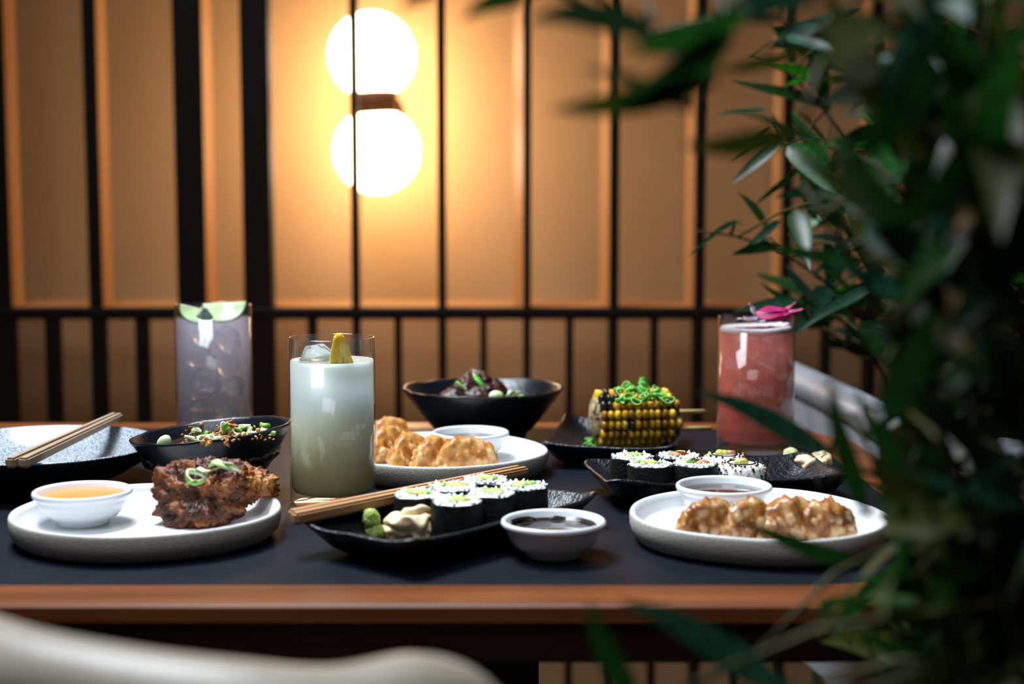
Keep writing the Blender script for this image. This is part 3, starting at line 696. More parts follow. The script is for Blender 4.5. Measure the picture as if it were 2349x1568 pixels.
def maki(label, loc, r, hgt, seed, kind='avo', group=None, tilt=0):
    random.seed(seed * 13 + 5)
    m = thing('maki_roll', label, 'sushi', loc, seed * 1.3, group)
    rf = organic(.02, seed, .015, seed * 2.2)
    ob('nori', lathe('nori', [(r - .0012, .0005), (r - .0004, 0), (r, .0012), (r + .0004, hgt * .5), (r, hgt - .001), (r - .0003, hgt), (r - .0010, hgt - .0002), (r - .0014, hgt - .004)], 48, rf,
                    lambda x, y, rr, z: z + (.0012 * noise.noise(Vector((x * 90, y * 90, seed))) if z > hgt * .8 else 0)), 'nori', m)
    ri = ob('rice', rice_top(r - .0009, hgt - .0002, seed), 'rice', m)
    ob('rice_grains', grains(r * .93, hgt + .0004, 90), None, ri, kind='stuff')
    z = hgt + .0014
    if kind == 'avo':
        ob('avocado', chunk(.0088, .0046, .0018, seed), 'avocado', m, (random.uniform(-.001, .002), -.001, z), (0, 0, random.uniform(-.3, .3) - seed * 1.3))
        for k in range(3): ob('cucumber', chunk(.0055, .0032, .0017, seed + k), 'cucumber', m, (random.uniform(-.008, .008), random.uniform(-.007, .007), z), (0, 0, random.random() * 3))
    else:
        ob('filling', chunk(.009, .004, .0020, seed), 'eel', m, (.001, .001, z), (0, 0, -seed * 1.3 - .2))
        ob('filling', chunk(.006, .004, .0022, seed + 1), 'salmon', m, (.006, -.003, z), (0, 0, .4))
        ob('cucumber', chunk(.004, .0024, .0018, seed), 'herb', m, (-.003, -.004, z), (0, 0, .2))
        ob('avocado', chunk(.005, .0026, .0016, seed + 4), 'avocado', m, (-.006, .003, z), (0, 0, .9))
    for k in range(4): ob('herb', chunk(.0016, .0010, .0008, seed + k), 'herb', m, (random.uniform(-.010, .010), random.uniform(-.009, .009), z), (0, 0, random.random() * 3))
    return m
q0 = at_z(1048, 1149, T + .034); RM, HM = .0184, .0285
u = Vector((math.cos(rz1), math.sin(rz1), 0)); v = Vector((-u.y, u.x, 0)); sp_ = .0366
lab = ['avocado maki roll at the front, just behind the pickled ginger', 'avocado maki roll in the middle of the front row on the front black plate', 'avocado maki roll at the right end of the front row, by the soy bowl',
       'avocado maki roll leftmost in the back row, beside the chopsticks', 'avocado maki roll in the middle of the back row on the front black plate', 'avocado maki roll farthest back on the front black plate']
for k in range(6):
    i, j = k % 3, k // 3
    pos = q0 + u * (sp_ * i) + v * (sp_ * j); pos.z = ZT1
    maki(lab[k], pos, RM, HM, k + 1, 'avo', 'maki on the front black plate')
w0 = at_z(858, 1232, ZT1)
ob('wasabi', blob('wasabi', [((.001, 0, -.006), (.0075, .007, .0065)), ((-.002, 0, .004), (.0062, .006, .0075))], 5, ((.0016, 150), (.0008, 380)), 2, -.0098), 'wasabi', None, w0 + Vector((0, 0, .0098)), label='knob of green wasabi on the front black plate', cat='wasabi')
gg = at_z(956, 1232, ZT1)
gin = thing('pickled_ginger', 'heap of pale pickled ginger on the front black plate', 'ginger', gg)
def ginger_fold(par, loc, rot, s, seed, mat):
    def ex(pp, d): return .0022 * s * math.sin(pp.z / s * 520 + 3 * noise.noise(pp * 120 + Vector((seed, 0, 0)))) + .0015 * s * math.sin(pp.x / s * 300 + seed)
    return ob('ginger_slice', blob('ginger_slice', [((0, 0, 0), (.017 * s, .012 * s, .011 * s))], 5, ((.003 * s, 90),), seed, -.0095 * s, ex), mat, par, loc, rot)
ginger_fold(gin, (0, 0, .0112), (0, 0, .2), 1.15, 1, 'ginger'); ginger_fold(gin, (.003, .003, .0180), (.0, -.15, .6), .85, 2, 'ginger'); ginger_fold(gin, (-.015, -.004, .0062), (.0, .1, -.3), .6, 3, 'ginger'); ginger_fold(gin, (.013, -.002, .0082), (.1, .0, .9), .75, 4, 'ginger')
zc = T + .0285
a, b = at_z(672, 1190, zc - .001), at_z(1208, 1078, zc + .002)
chopstick('front one of two wooden chopsticks lying behind the avocado maki', a + Vector((0, .001, 0)), b, .0043, .0033, 'chopstick_wood', 'chopsticks on the front black plate')
dn = (b - a).cross(Vector((0, 0, 1))).normalized() * -.0092
chopstick('rear one of two wooden chopsticks lying behind the avocado maki', a + dn + (b - a) * .02, b + dn * .85 + (b - a) * .0, .0043, .0033, 'chopstick_wood', 'chopsticks on the front black plate')

d2 = at_z(1269, 1273, T)
dip_dish('small white bowl of dark soy standing on the table front', d2)
dish_fill('soy_sauce', 'dark soy sauce in the bowl at the table front', d2, .0185, .0304, 'soy', 0, .0022)

# ------------------------------------------------------------------ middle plate with dumplings and dish
mp_ = Vector((-.066, 1.305, T))
white_plate('white rimmed plate of dumplings behind the yellow drink', mp_, .0975, organic(.010, 2.0, .014, .3, .006, 1))
d3 = at_z(1079, 1050, ZP); d3.y = max(d3.y, 1.335); d3.x = at_y(1079, 1000, d3.y).x
dip_dish('small white bowl of dipping sauce on the middle dumpling plate', d3)
dish_fill('dipping_sauce', 'thin brown dipping sauce on the middle plate', d3, .0190, .0312, 'soy_light')
def dumpling_mesh(L, W, H, seed, rough=1.0):
    nu, nv = 64, 46; V, Fc = [], []
    for i in range(nu + 1):
        uu = -1 + 2 * i / nu; e = max(0.0, 1 - abs(uu) ** 2.3)
        h_ = H * (e ** .55) + .0012; w_ = W * (e ** .7) + .0006; x = L * uu; bow = -.18 * L * (uu * uu)
        for k in range(nv):
            t = k / nv
            if t < .22: y, z = w_ * (-1 + 2 * t / .22) * .92, 0.0
            else:
                s = (t - .22) / .78; side = 1 if s < .5 else -1; q = s / .5 if s < .5 else (1 - s) / .5
                z = h_ * q; belly = (1 - q) ** .5 * (1 + 1.5 * q * (1 - q)); fin = .0011
                y = side * max(w_ * belly * .92 if q < .97 else 0, fin * (1 if q < .999 else .5))
                if q > .72: y += .0016 * math.sin(uu * 13 + seed) * (q - .72) / .28 * rough
            pz = Vector((x * 1.0, y, z))
            nz = noise.noise(pz * 95 + Vector((seed * 5, 0, 0))) * .0026 * rough + max(0, noise.noise(pz * 230 + Vector((seed, 7, 0))) - .15) * .0034 * rough
            nd = Vector((.15 * uu, (1 if y > 0 else -1) * .8, .5 if z > .001 else 0))
            pz += nd * nz; pz.y += bow
            V.append((pz.x, pz.y, max(0, pz.z)))
    for i in range(nu):
        for k in range(nv):
            j = (k + 1) % nv; Fc.append((i * nv + k, i * nv + j, (i + 1) * nv + j, (i + 1) * nv + k))
    Fc.append(tuple(range(nv))[::-1]); Fc.append(tuple(range(nu * nv, (nu + 1) * nv)))
    bm = bmesh.new(); vv = [bm.verts.new(x) for x in V]
    for f in Fc:
        try: bm.faces.new([vv[i] for i in f])
        except ValueError: pass
    bmesh.ops.recalc_face_normals(bm, faces=bm.faces[:]); bm.normal_update()
    rnd = random.Random(int(seed * 100)); bm.verts.ensure_lookup_table(); vl = bm.verts[:]; disp = [0.0] * len(vl)
    for _ in range(int(80 * rough)):
        c_ = rnd.choice(vl).co.copy()
        if c_.z < .002 or c_.z > H * .74: continue
        rb = rnd.choice((.0012, .0016, .0022, .0030)) * (.8 + .3 * rough)
        for i_, v_ in enumerate(vl):
            d_ = (v_.co - c_).length
            if d_ < rb: disp[i_] = max(disp[i_], math.sqrt(1 - (d_ / rb) ** 2) * rb * .6)
    for i_, v_ in enumerate(vl): v_.co += v_.normal * disp[i_]; v_.co.z = max(0, v_.co.z)
    me = bm_mesh(bm, 'dumpling'); at = me.attributes.new('blister', 'FLOAT', 'POINT'); at.data.foreach_set('value', [min(1, d_ / .0010) for d_ in disp])
    return me
def dumpling(label, loc, rz, L, W, H, seed, mat, group, lean=0, rough=1.0):
    return ob('dumpling', dumpling_mesh(L, W, H, seed, rough), mat, None, loc, (lean, 0, rz), label=label, cat='dumpling', group=group)
GD = 'fried dumplings on the middle plate'
for lab_, px, py, rz, ln, s in (('golden fried dumpling facing front at the right of the middle plate', 1068, 1082, .12, .22, 1.0),
                            ('golden fried dumpling second from the right on the middle plate', 988, 1078, .95, .12, .95),
                            ('golden fried dumpling in the middle of the row on the middle plate', 930, 1070, 1.0, .12, .95),
                            ('golden fried dumpling beside the yellow drink on the middle plate', 882, 1056, 1.0, .1, .98),
                            ('golden fried dumpling farthest back beside the yellow drink', 886, 1030, .75, .1, .95)):
    q = at_z(px, py, ZP); dumpling(lab_, q + Vector((0, .008, .0012)), rz, .030 * s, .0125, .030 * s, px * .01, 'dumpling', GD, ln)

# ------------------------------------------------------------------ back black bowl with beef
bb = Vector((at_y(1109, 930, 1.487).x, 1.487, T))
black_bowl('wide black bowl of braised beef at the back of the table', bb, .0835, .055, .043, .006, 5.0, tilt=.0, wob=.0018)
ob('braised_beef', blob('braised_beef', [((0, 0, 0), (.030, .028, .016)), ((-.004, 0, .010), (.018, .016, .014)), ((.016, .0, .004), (.014, .014, .012)), ((-.022, -.002, -.004), (.020, .016, .010)), ((-.035, 0, -.010), (.018, .014, .008))], 5, ((.006, 90), (.003, 200)), 8),
   'beef', None, bb + Vector((-.004, 0, .046)), label='dark braised beef heap in the back black bowl', cat='beef')
ob('noodle_heap', blob('noodle_heap', [((0, 0, 0), (.068, .068, .012))], 5, ((.002, 100),), 2), 'noodle_dark', None, bb + Vector((0, 0, .034)), label='dark broth and noodles under the braised beef', cat='noodles')
zb = bb.z + .056
strip('scallion_strip', [spot(1086, 856, zb + .020), spot(1094, 868, zb + .017), spot(1104, 880, zb + .012), spot(1112, 890, zb + .008)], .0035, 'scallion_deep', thick=.0016, label='green scallion strip on top of the braised beef', cat='scallion')
rings(RING_G, [spot(1056, 888, zb + .006)], 'green scallion ring at the left of the braised beef', 'scallions on the beef', .9)
ob('scallion_slice', blob('scallion_slice', [((0, 0, 0), (.0075, .006, .0055))], 3), 'scallion_pale', None, Vector(spot(1138, 908, zb - .003)), label='round pale scallion slice at the front of the back bowl', cat='scallion')
for k, (px, py) in enumerate(((1165, 908), (1176, 904), (1186, 904), (1195, 910))):
    strip('scallion_strip', [spot(px - 6, py + 4, zb - .004), spot(px, py - 4, zb), spot(px + 5, py - 12 + 3 * k, zb + .003)], .0026, ['scallion_pale', 'scallion_green'][k % 2], label='loose scallion strip at the right inside the back black bowl', cat='scallion', group='scallion strips in the back bowl')

# ------------------------------------------------------------------ corn plate
zr = T + .020
A, B, Cn = corner(1330, 966, zr), corner(1238, 1021, zr), corner(1556, 1041, zr)
A2, B2, C2 = Vector((.026, 1.318)), Vector((.150, 1.298)), Vector((.187, 1.50))
Bc, Cc_ = B2, B2 + (Vector((.026, 1.318)) - B2).normalized().orthogonal() * -.185
if Cc_.y < B2.y: Cc_ = B2 + (B2 - Cc_)
tr2, rz2 = tray('black plate under the grilled corn at the back', A2, B2, Cc_, .020, .020, 6)
cc = at_y(1456, 962, 1.395); ZC = T + .0056
cob = thing('corn_cob', 'charred yellow corn cob on the black plate', 'corn', (cc.x, cc.y, ZC), .16)
RC, LC = .0255, .041
zcen = RC + .0042
me = lathe('core', [(0, -LC - .004), (.010, -LC - .003), (.0195, -LC - .001), (.0205, -LC + .002), (.0210, 0), (.0205, LC - .002), (.018, LC), (0, LC)], 32, organic(.03, 1, .02, 2))
me.transform(Matrix.Rotation(PI / 2, 4, 'Y')); ob('core', me, 'cob_core', cob, (0, 0, zcen))
kv, kf = ellipsoid_data((0, 0, 0), (1, 1, 1), Matrix.Identity(3), 10, 7)
kv = [Vector((math.copysign(abs(a) ** .75, a) , math.copysign(abs(b) ** .75, b), math.copysign(abs(c_) ** .8, c_))) for a, b, c_ in kv]
KM = []
for mname in ('corn_yellow', 'corn_gold', 'corn_scorched', 'corn_char'):
    me = mesh('kernel', kv, kf); me.materials.append(MATS[mname]); KM.append(me)
random.seed(5)
NR, NK = 16, 12
for i in range(NR):
    a = 2 * PI * i / NR + .1
    for k in range(NK):
        x = -LC + .002 + (k + .5) * (2 * LC - .002) / NK + random.uniform(-.0005, .0005)
        rr = RC - .0035 + .0016 * math.cos(x / LC * 1.3) + random.uniform(-.0006, .0006)
        if k == NK - 1 and random.random() < .4: continue
        ny, nz = math.cos(a), math.sin(a)           # nz up
        up_, side_ = max(0, nz), -ny                # side toward camera is -y
        char = .02 + .55 * max(0, 1 - (x + LC) / .022) * max(.2, nz) + .22 * max(0, nz - .5)
        rnd = random.random()
        sel = 3 if rnd < char else 2 if rnd < char + .16 + .25 * up_ else 1 if rnd < .62 + char * .3 else 0
        ob('kernel', KM[sel], None, cob, (x, ny * rr, zcen + nz * rr), (a - PI / 2, random.uniform(-.12, .12), random.uniform(-.1, .1)), (.0033, .0047, .0062))
for dz, yy in ((.004, .012), (-.0095, -.010)):
    ob('skewer', tube('skewer', [(LC - .01, yy, zcen + dz), (LC + .034, yy + .003, zcen + dz - .001)], .0021, 10), 'bamboo_skewer', cob)
random.seed(12)
S = []
for k in range(24):
    px, py = random.gauss(1466, 26), random.gauss(904, 15); py = min(max(py, 880), 930)
    zz = T + .0056 + zcen + math.sqrt(max(1e-6, (RC + .003) ** 2 - (max(-.02, min(.02, (905 - py) / F * 1.4 * 1.2))) ** 2))
    q = at_z(px, py, zz); S.append((q.x, q.y, q.z + random.uniform(0, .003)))
rings(RING_D, S, 'green scallion ring heaped on the grilled corn', 'scallion rings on the corn', .8)
strip('scallion_strip', [spot(1466, 882, T + .066), spot(1474, 866, T + .071), spot(1482, 872, T + .068), spot(1490, 880, T + .064)], .0028, 'scallion_deep', label='curled scallion strip at the top of the corn', cat='scallion')
strip('scallion_strip', [spot(1505, 905, T + .060), spot(1518, 915, T + .059), spot(1528, 925, T + .056), spot(1500, 931, T + .055)], .0012, 'scallion_deep', label='thin scallion thread at the right side of the corn', cat='scallion')
rings(RING_D, [spot(1358, 1012, T + .010), spot(1366, 1020, T + .009), spot(1352, 1018, T + .012)], 'green scallion ring fallen beside the left end of the corn', 'scallion rings beside the corn', .6)

# ------------------------------------------------------------------ right black plate with mixed rolls
A, B = Vector((.060, 1.228)), Vector((.0775, 1.124)); dv = (B - A).normalized(); Cc_ = B + Vector((-dv.y, dv.x)) * .207
tr3, rz3 = tray('black plate of mixed sushi rolls in front of the pink drink', A, B, Cc_, .021, .021, 9)
maki('cucumber maki roll at the back left of the mixed sushi plate', Vector((.1005, 1.187, ZT1)), RM, HM, 21, 'avo', 'rolls on the right black plate')
maki('cucumber maki roll at the front left of the mixed sushi plate', Vector((.1115, 1.150, ZT1)), RM, HM, 22, 'avo', 'rolls on the right black plate')
maki('eel and salmon maki roll at the back of the mixed sushi plate', Vector((.1390, 1.192, ZT1)), RM, HM, 23, 'eel', 'rolls on the right black plate')
maki('eel and salmon maki roll at the front of the mixed sushi plate', Vector((.1490, 1.154, ZT1)), RM, HM, 24, 'eel', 'rolls on the right black plate')
def uramaki(label, loc, r, hgt, seed):
    random.seed(seed)
    m = thing('sesame_roll', label, 'sushi', loc, seed, 'rolls on the right black plate')
    prof = [(0, 0), (r - .002, 0), (r, .002), (r + .0006, hgt * .5), (r, hgt - .003), (r - .002, hgt - .0005), (r - .004, hgt + .0006), (r * .5, hgt + .001), (0, hgt + .001)]
    ri = ob('rice', lathe('rice', prof, 48, lambda t: 1 + .03 * noise.noise(Vector((math.cos(t) * 5, math.sin(t) * 5, seed)))), 'rice', m)
    ob('nori', lathe('nori', [(r * .56, hgt + .0002), (r * .56, hgt + .0016), (r * .62, hgt + .0016), (r * .62, hgt + .0002)], 32), 'nori', m)
    ob('avocado', chunk(.0062, .0042, .003, seed), 'avocado', m, (-.002, -.002, hgt + .002), (0, 0, -seed + .3))
    ob('filling', chunk(.0055, .004, .0022, seed + 1), 'salmon', m, (.004, .003, hgt + .002), (0, 0, .5))
    Sb = []
    for k in range(115):
        a = random.random() * 6.28; zz = random.uniform(.001, hgt - .001); Sb.append((Vector(((r + .0004) * math.cos(a), (r + .0004) * math.sin(a), zz)), 0 if random.random() < .66 else 1))
    for k in range(26):
        a = random.random() * 6.28; q = r * random.uniform(.68, .98); Sb.append((Vector((q * math.cos(a), q * math.sin(a), hgt + .0008)), 0 if random.random() < .66 else 1))
    ob('sesame_seeds', scatter_mesh('sesame_seeds', Sb, (.0015, .0009, .0009), ['sesame_black', 'sesame_tan']), None, m, kind='stuff')
uramaki('sesame coated roll at the back of the mixed sushi plate', Vector((.1790, 1.198, ZT1)), .0182, .0275, 31)
uramaki('sesame coated roll at the front of the mixed sushi plate', Vector((.1870, 1.158, ZT1)), .0190, .0275, 32)
w1 = at_z(1815, 1086, ZT1)
ob('wasabi', blob('wasabi', [((0, 0, 0), (.0085, .008, .013))], 4, ((.0022, 120), (.0008, 300)), 5, -.0105), 'ginger_green', None, w1 + Vector((0, .003, .0105)), label='pale green wasabi lump on the mixed sushi plate', cat='wasabi')
gin2 = thing('pickled_ginger', 'pale pickled ginger folds on the mixed sushi plate', 'ginger', at_z(1862, 1090, ZT1) + Vector((.002, .0, 0)))
ginger_fold(gin2, (0, 0, .0098), (0, 0, .5), .92, 11, 'ginger'); ginger_fold(gin2, (.006, .002, .0135), (.2, -.3, 1.1), .68, 12, 'ginger'); ginger_fold(gin2, (-.007, -.003, .0102), (.0, .3, .2), .6, 13, 'ginger')

# ------------------------------------------------------------------ right white plate
pr = Vector((.179, 1.032, T))
white_plate('white rimmed plate of dumplings at the right front', pr, .0925, organic(.010, 1.4, .016, 2.6, .010, .5))
d4 = Vector((at_y(1660, 1140, 1.080).x, 1.080, ZP))
dip_dish('small white bowl of dipping sauce on the right dumpling plate', d4)
dish_fill('dipping_sauce', 'brown dipping sauce in the bowl on the right plate', d4, .0200, .0318, 'soy_light')
GR = 'fried dumplings on the right plate'
for lab_, px, py, rz, ln, s, dy in (('blistered fried dumpling at the left end of the right plate', 1622, 1243, .25, .35, 1.02, .010), ('blistered fried dumpling second from the left on the right plate', 1712, 1243, .55, .3, 1.0, .012),
                               ('blistered fried dumpling third from the left on the right plate', 1808, 1243, .35, .3, 1.05, .014), ('blistered fried dumpling at the right end of the right plate', 1890, 1242, .2, .35, .95, .014)):
    q = at_z(px, py, ZP); dumpling(lab_, q + Vector((0, dy, .0012)), rz, .0265 * s, .0135, .0285 * s, px * .013, 'dumpling_brown', GR, ln, 1.5)

# ------------------------------------------------------------------ chairs
def chair(label, path, thick, z_low, mat, seat_c, seat_rz, group, shell):
    """curved upholstered back along path [(x, y, ztop)], seat and four legs"""
    c = thing('dining_chair', label, 'chair', (seat_c[0], seat_c[1], 0), 0, group)
    P = []
    pts = [Vector(p_) for p_ in path]
    for i in range(len(pts) - 1):
        p0, p1, p2, p3 = pts[max(i - 1, 0)], pts[i], pts[i + 1], pts[min(i + 2, len(pts) - 1)]
        for k in range(8):
            t = k / 8; P.append(.5 * ((2 * p1) + (p2 - p0) * t + (2 * p0 - 5 * p1 + 4 * p2 - p3) * t * t + (3 * p1 - p0 - 3 * p2 + p3) * t ** 3))
    P.append(pts[-1]); V, Fc = [], []; n = 18; base = Vector((seat_c[0], seat_c[1], 0))
    for i, q in enumerate(P):
        t = (P[min(i + 1, len(P) - 1)] - P[max(i - 1, 0)]); t.z = 0; t.normalize(); nrm = Vector((t.y, -t.x, 0))
        e = min(1, min(i, len(P) - 1 - i) / 1.5 * .5 + .5); th = thick * e
        zt_ = q.z - thick
        prof = []
        for k in range(n - 4):
            a = PI * k / (n - 5); prof.append((math.cos(a) * th * 1.12, zt_ + math.sin(a) * thick))
        prof += [(-th * .95, zt_ - .012), (-th * .6, zt_ - .022), (th * .6, zt_ - .022), (th * .95, zt_ - .012)]
        for s, z in prof: V.append(Vector((q.x, q.y, z)) + nrm * s - base)
    for i in range(len(P) - 1):
        for k in range(n):
            j = (k + 1) % n; Fc.append((i * n + k, i * n + j, (i + 1) * n + j, (i + 1) * n + k))
    Fc.append(tuple(range(n))[::-1]); Fc.append(tuple(range((len(P) - 1) * n, len(P) * n)))
    bm = bmesh.new(); vv = [bm.verts.new(x) for x in V]
    for f in Fc: bm.faces.new([vv[i] for i in f])
    bmesh.ops.recalc_face_normals(bm, faces=bm.faces[:])
    ob('top_roll', bm_mesh(bm, 'top_roll'), mat, c)
    V = []
    for i, q in enumerate(P):
        t = (P[min(i + 1, len(P) - 1)] - P[max(i - 1, 0)]); t.z = 0; t.normalize(); nrm = Vector((t.y, -t.x, 0))
        for s, z in ((thick * .75, q.z - thick - .015), (thick * .75, z_low), (-thick * .75, z_low), (-thick * .75, q.z - thick - .015)): V.append(Vector((q.x, q.y, max(z, z_low))) + nrm * s - base)
    Fc = [(i * 4 + k, i * 4 + (k + 1) % 4, (i + 1) * 4 + (k + 1) % 4, (i + 1) * 4 + k) for i in range(len(P) - 1) for k in range(4)] + [(3, 2, 1, 0), tuple(range((len(P) - 1) * 4, len(P) * 4))]
    ob('backrest', mesh('backrest', V, Fc, False), shell, c)
    s = ob('seat', box('seat', -.21, .21, -.20, .20, .39, .47, .03, 4), mat, c, (0, 0, 0), (0, 0, seat_rz))
    for sx in (-1, 1):
        for sy in (-1, 1):
            ob('leg', tube('leg', [(sx * .16, sy * .15, .40), (sx * .19, sy * .18, 0)], [.018, .012], 10), 'walnut_dark', c, (0, 0, 0), (0, 0, seat_rz))
    return c
chair('beige leather chair with a curved back at the front left', [(-.40, .80, .834), (-.345, .70, .834), (-.275, .615, .832), (-.205, .556, .829), (-.150, .532, .826), (-.105, .524, .823), (-.068, .528, .819), (-.034, .545, .819), (-.014, .562, .806), (-.004, .575, .772)],
      .021, .44, 'leather', (-.22, .76), .35, 'upholstered dining chairs', 'leather_brown')
chair('white leather chair with a curved back at the right table end', [(.335, 1.93, .800), (.352, 1.82, .796), (.372, 1.70, .790), (.388, 1.58, .785), (.402, 1.47, .780), (.420, 1.40, .778), (.46, 1.345, .775), (.54, 1.32, .775), (.64, 1.34, .775)],
      .019, .44, 'leather_white', (.64, 1.63), 1.5, 'upholstered dining chairs', 'leather_white')

# ------------------------------------------------------------------ plants
def leaf_mesh(seed, droop, fold, wid):
    nu = 9; V, Fc = [], []
    for i in range(nu + 1):
        t = i / nu; w = wid * (math.sin(PI * (t ** .72)) ** .85) * (1 - .15 * t) + .002
        z = -droop * t * t + .02 * math.sin(5 * t + seed); yb_ = .05 * math.sin(3 * t + seed) * t
        V += [(t, yb_ - w, z + fold * w), (t, yb_, z), (t, yb_ + w, z + fold * w)]
    for i in range(nu):
        b = i * 3; Fc += [(b, b + 1, b + 4, b + 3), (b + 1, b + 2, b + 5, b + 4)]
    return mesh('leaf', V, Fc)
LEAVES = {}
for mname in ('leaf_deep', 'leaf_mid', 'leaf_blue', 'leaf_olive', 'leaf_bright'):
    LEAVES[mname] = []
    for k in range(3):
        me = leaf_mesh(k * 1.7, (.12, .25, .05)[k], (.35, .5, .2)[k], (.085, .10, .075)[k]); me.materials.append(MATS[mname]); LEAVES[mname].append(me)
def leaf(par, base, tip, mname, wscale=1.0, roll=None, var=None):
    base, tip = Vector(base), Vector(tip); d = tip - base; L = d.length
    o = ob('leaf', random.choice(LEAVES[mname]) if var is None else LEAVES[mname][var], None, par, base - par.location)
    q = d.to_track_quat('X', 'Z') @ Quaternion((1, 0, 0), random.uniform(-1.5, 1.5) if roll is None else roll)
    o.rotation_euler = q.to_euler(); o.scale = (L, L * wscale, L)
    return o
def planter(par, r, hgt):
    ob('pot', lathe('pot', [(0, 0), (r * .72, 0), (r * .76, .01), (r, hgt - .01), (r, hgt), (r * .93, hgt), (r * .92, hgt - .03), (0, hgt - .03)], 48), 'planter', par)
    ob('soil', lathe('soil', [(0, hgt - .015), (r * .5, hgt - .018), (r * .93, hgt - .025), (r * .9, hgt - .04), (0, hgt - .04)], 32), 'soil', par)
def stem_curve(p0, p1, p2, n=14):
    return [p0.lerp(p1, i / n).lerp(p1.lerp(p2, i / n), i / n) for i in range(n + 1)]
def grow(par, stems, limit, ln, nmax, mix, per=3, spread=.16, minz=.3, twig_r=.0012, wsc=1.0, ybox=None):
    cnt = 0; order = []
    for s in stems:
        for i in range(2, len(s) - 1):
            for k in range(per): order.append((s, i))
    random.shuffle(order)
    for s, i in order:
        if cnt >= nmax: break
        t = random.random(); p0 = s[i].lerp(s[i + 1], t)
        if p0.z < minz: continue
        az = random.random() * 6.28; d = Vector((math.cos(az), math.sin(az), random.uniform(-.1, .6))).normalized()
        p1 = p0 + d * random.uniform(.3, 1) * spread
        new = []
        for k in range(random.randint(3, 5)):
            b = p0.lerp(p1, random.uniform(.55, 1)) if k else p1
            dd = (d * .8 + Vector((random.gauss(0, .6), random.gauss(0, .6), random.gauss(-.25, .45)))).normalized()
            tip = b + dd * random.uniform(*ln)
            ok = True
            for q in (b, tip, b.lerp(tip, .5)):
                if q.y < .47: ok = False; break
                if ybox and not (ybox[0] < q.y < ybox[1]): ok = False; break
                if q.z < T + .03 and XL < q.x < XR + .02 and yf - .02 < q.y < yb + .02: ok = False; break
                X, Y = project(q)
                if not limit(X, Y): ok = False; break
            if ok: new.append((b, tip))
        if not new: continue
        ob('twig', tube('twig', [p - par.location for p in (p0, p0.lerp(p1, .5) + Vector((0, 0, .006)), p1)], [twig_r * 1.3, twig_r, twig_r * .6], 5), 'stem', par)
        for b, tip in new:
            if cnt < nmax: leaf(par, b, tip, random.choices(mix[0], mix[1])[0], wsc); cnt += 1
    return cnt

random.seed(33)
# the plant in front, close to the lens and out of focus
fp = thing('bamboo_plant', 'large leafy bamboo plant blurred in the right foreground', 'plant', (.335, .62, 0))
planter(fp, .135, .34)
V3 = Vector
fst = []
for a, b, c_ in (((.30, .60, .3), (.30, .62, .75), at_y(1840, 420, .66)), ((.32, .58, .3), (.27, .60, .80), at_y(2060, 120, .64)), ((.34, .62, .3), (.25, .66, .70), at_y(1960, 960, .70)),
                 ((.35, .60, .3), (.25, .60, .9), at_y(2240, 60, .62)), ((.36, .64, .3), (.30, .66, .9), at_y(2330, 300, .64)), ((.33, .66, .3), (.24, .72, .85), at_y(2130, 520, .74)),
                 ((.31, .56, .3), (.22, .54, .80), at_y(2150, 1000, .52)), ((.33, .60, .3), (.26, .60, 1.15), at_y(1480, 80, .62)), ((.37, .60, .3), (.36, .62, .9), V3((.33, .66, 1.35))), ((.38, .58, .3), (.42, .55, .9), V3((.46, .55, 1.3)))):
    s = stem_curve(V3(a), V3(b), V3(c_)); fst.append(s)
    ob('stem', tube('stem', [p - fp.location for p in s], [.0042 - .003 * i / (len(s) - 1) for i in range(len(s))], 8), 'stem', fp)
def near_stem(p):
    return min((q for s in fst for q in s[3:]), key=lambda q: (q - p).length)
hero = [  # tip px, base px, distance, material, width
    ((1600, 893), (1905, 1035), .74, 'leaf_blue', 1.1), ((1698, 1188), (1985, 1300), .70, 'leaf_deep', 1.0), ((1425, 1372), (1810, 1585), .58, 'leaf_blue', 1.1), ((1345, 1370), (1460, 1620), .55, 'leaf_deep', 1.3),
    ((1690, 1470), (1860, 1640), .56, 'leaf_blue', 1.2), ((1838, 752), (2015, 645), .95, 'leaf_blue', .9), ((1905, 585), (2125, 690), .66, 'leaf_blue', 1.3), ((1800, 330), (2080, 555), .60, 'leaf_olive', .9),
    ((2095, 140), (2225, 350), .66, 'leaf_blue', 1.2), ((2000, 760), (2120, 690), .68, 'leaf_blue', 1.4), ((2200, 1335), (2215, 1195), .66, 'leaf_olive', 1.6), ((2160, 1235), (2175, 1090), .68, 'leaf_blue', 1.5), ((2250, 750), (2300, 610), .72, 'leaf_olive', 1.5),
    ((920, 22), (1010, -30), .55, 'leaf_olive', 1.6), ((1062, 42), (1215, -20), .55, 'leaf_mid', 1.8), ((1215, 40), (1500, 55), .52, 'leaf_deep', 1.9), ((1255, 245), (1640, 190), .52, 'leaf_olive', 1.7), ((1390, 255), (1680, 90), .52, 'leaf_mid', 2.3),
    ((1420, 105), (1720, 40), .52, 'leaf_mid', 2.0), ((1625, 60), (1900, -40), .55, 'leaf_blue', 1.6), ((1560, 330), (1830, 310), .55, 'leaf_olive', 1.4), ((1690, 250), (1900, 330), .8, 'leaf_deep', .9), ((1340, 150), (1600, 250), .52, 'leaf_olive', 1.6),
    ((1900, 860), (1985, 1180), .64, 'leaf_deep', .9), ((1960, 880), (2075, 1090), .62, 'leaf_deep', 1.0), ((1850, 880), (1880, 1120), .72, 'leaf_deep', .9), ((1760, 560), (1990, 600), .75, 'leaf_deep', 1.0), ((1640, 160), (1840, 120), .62, 'leaf_olive', 1.0),
    ((2060, 1120), (2090, 1330), .6, 'leaf_mid', 1.1), ((1880, 1440), (2030, 1330), .6, 'leaf_deep', 1.1), ((1600, 1570), (1730, 1500), .62, 'leaf_blue', .9)]
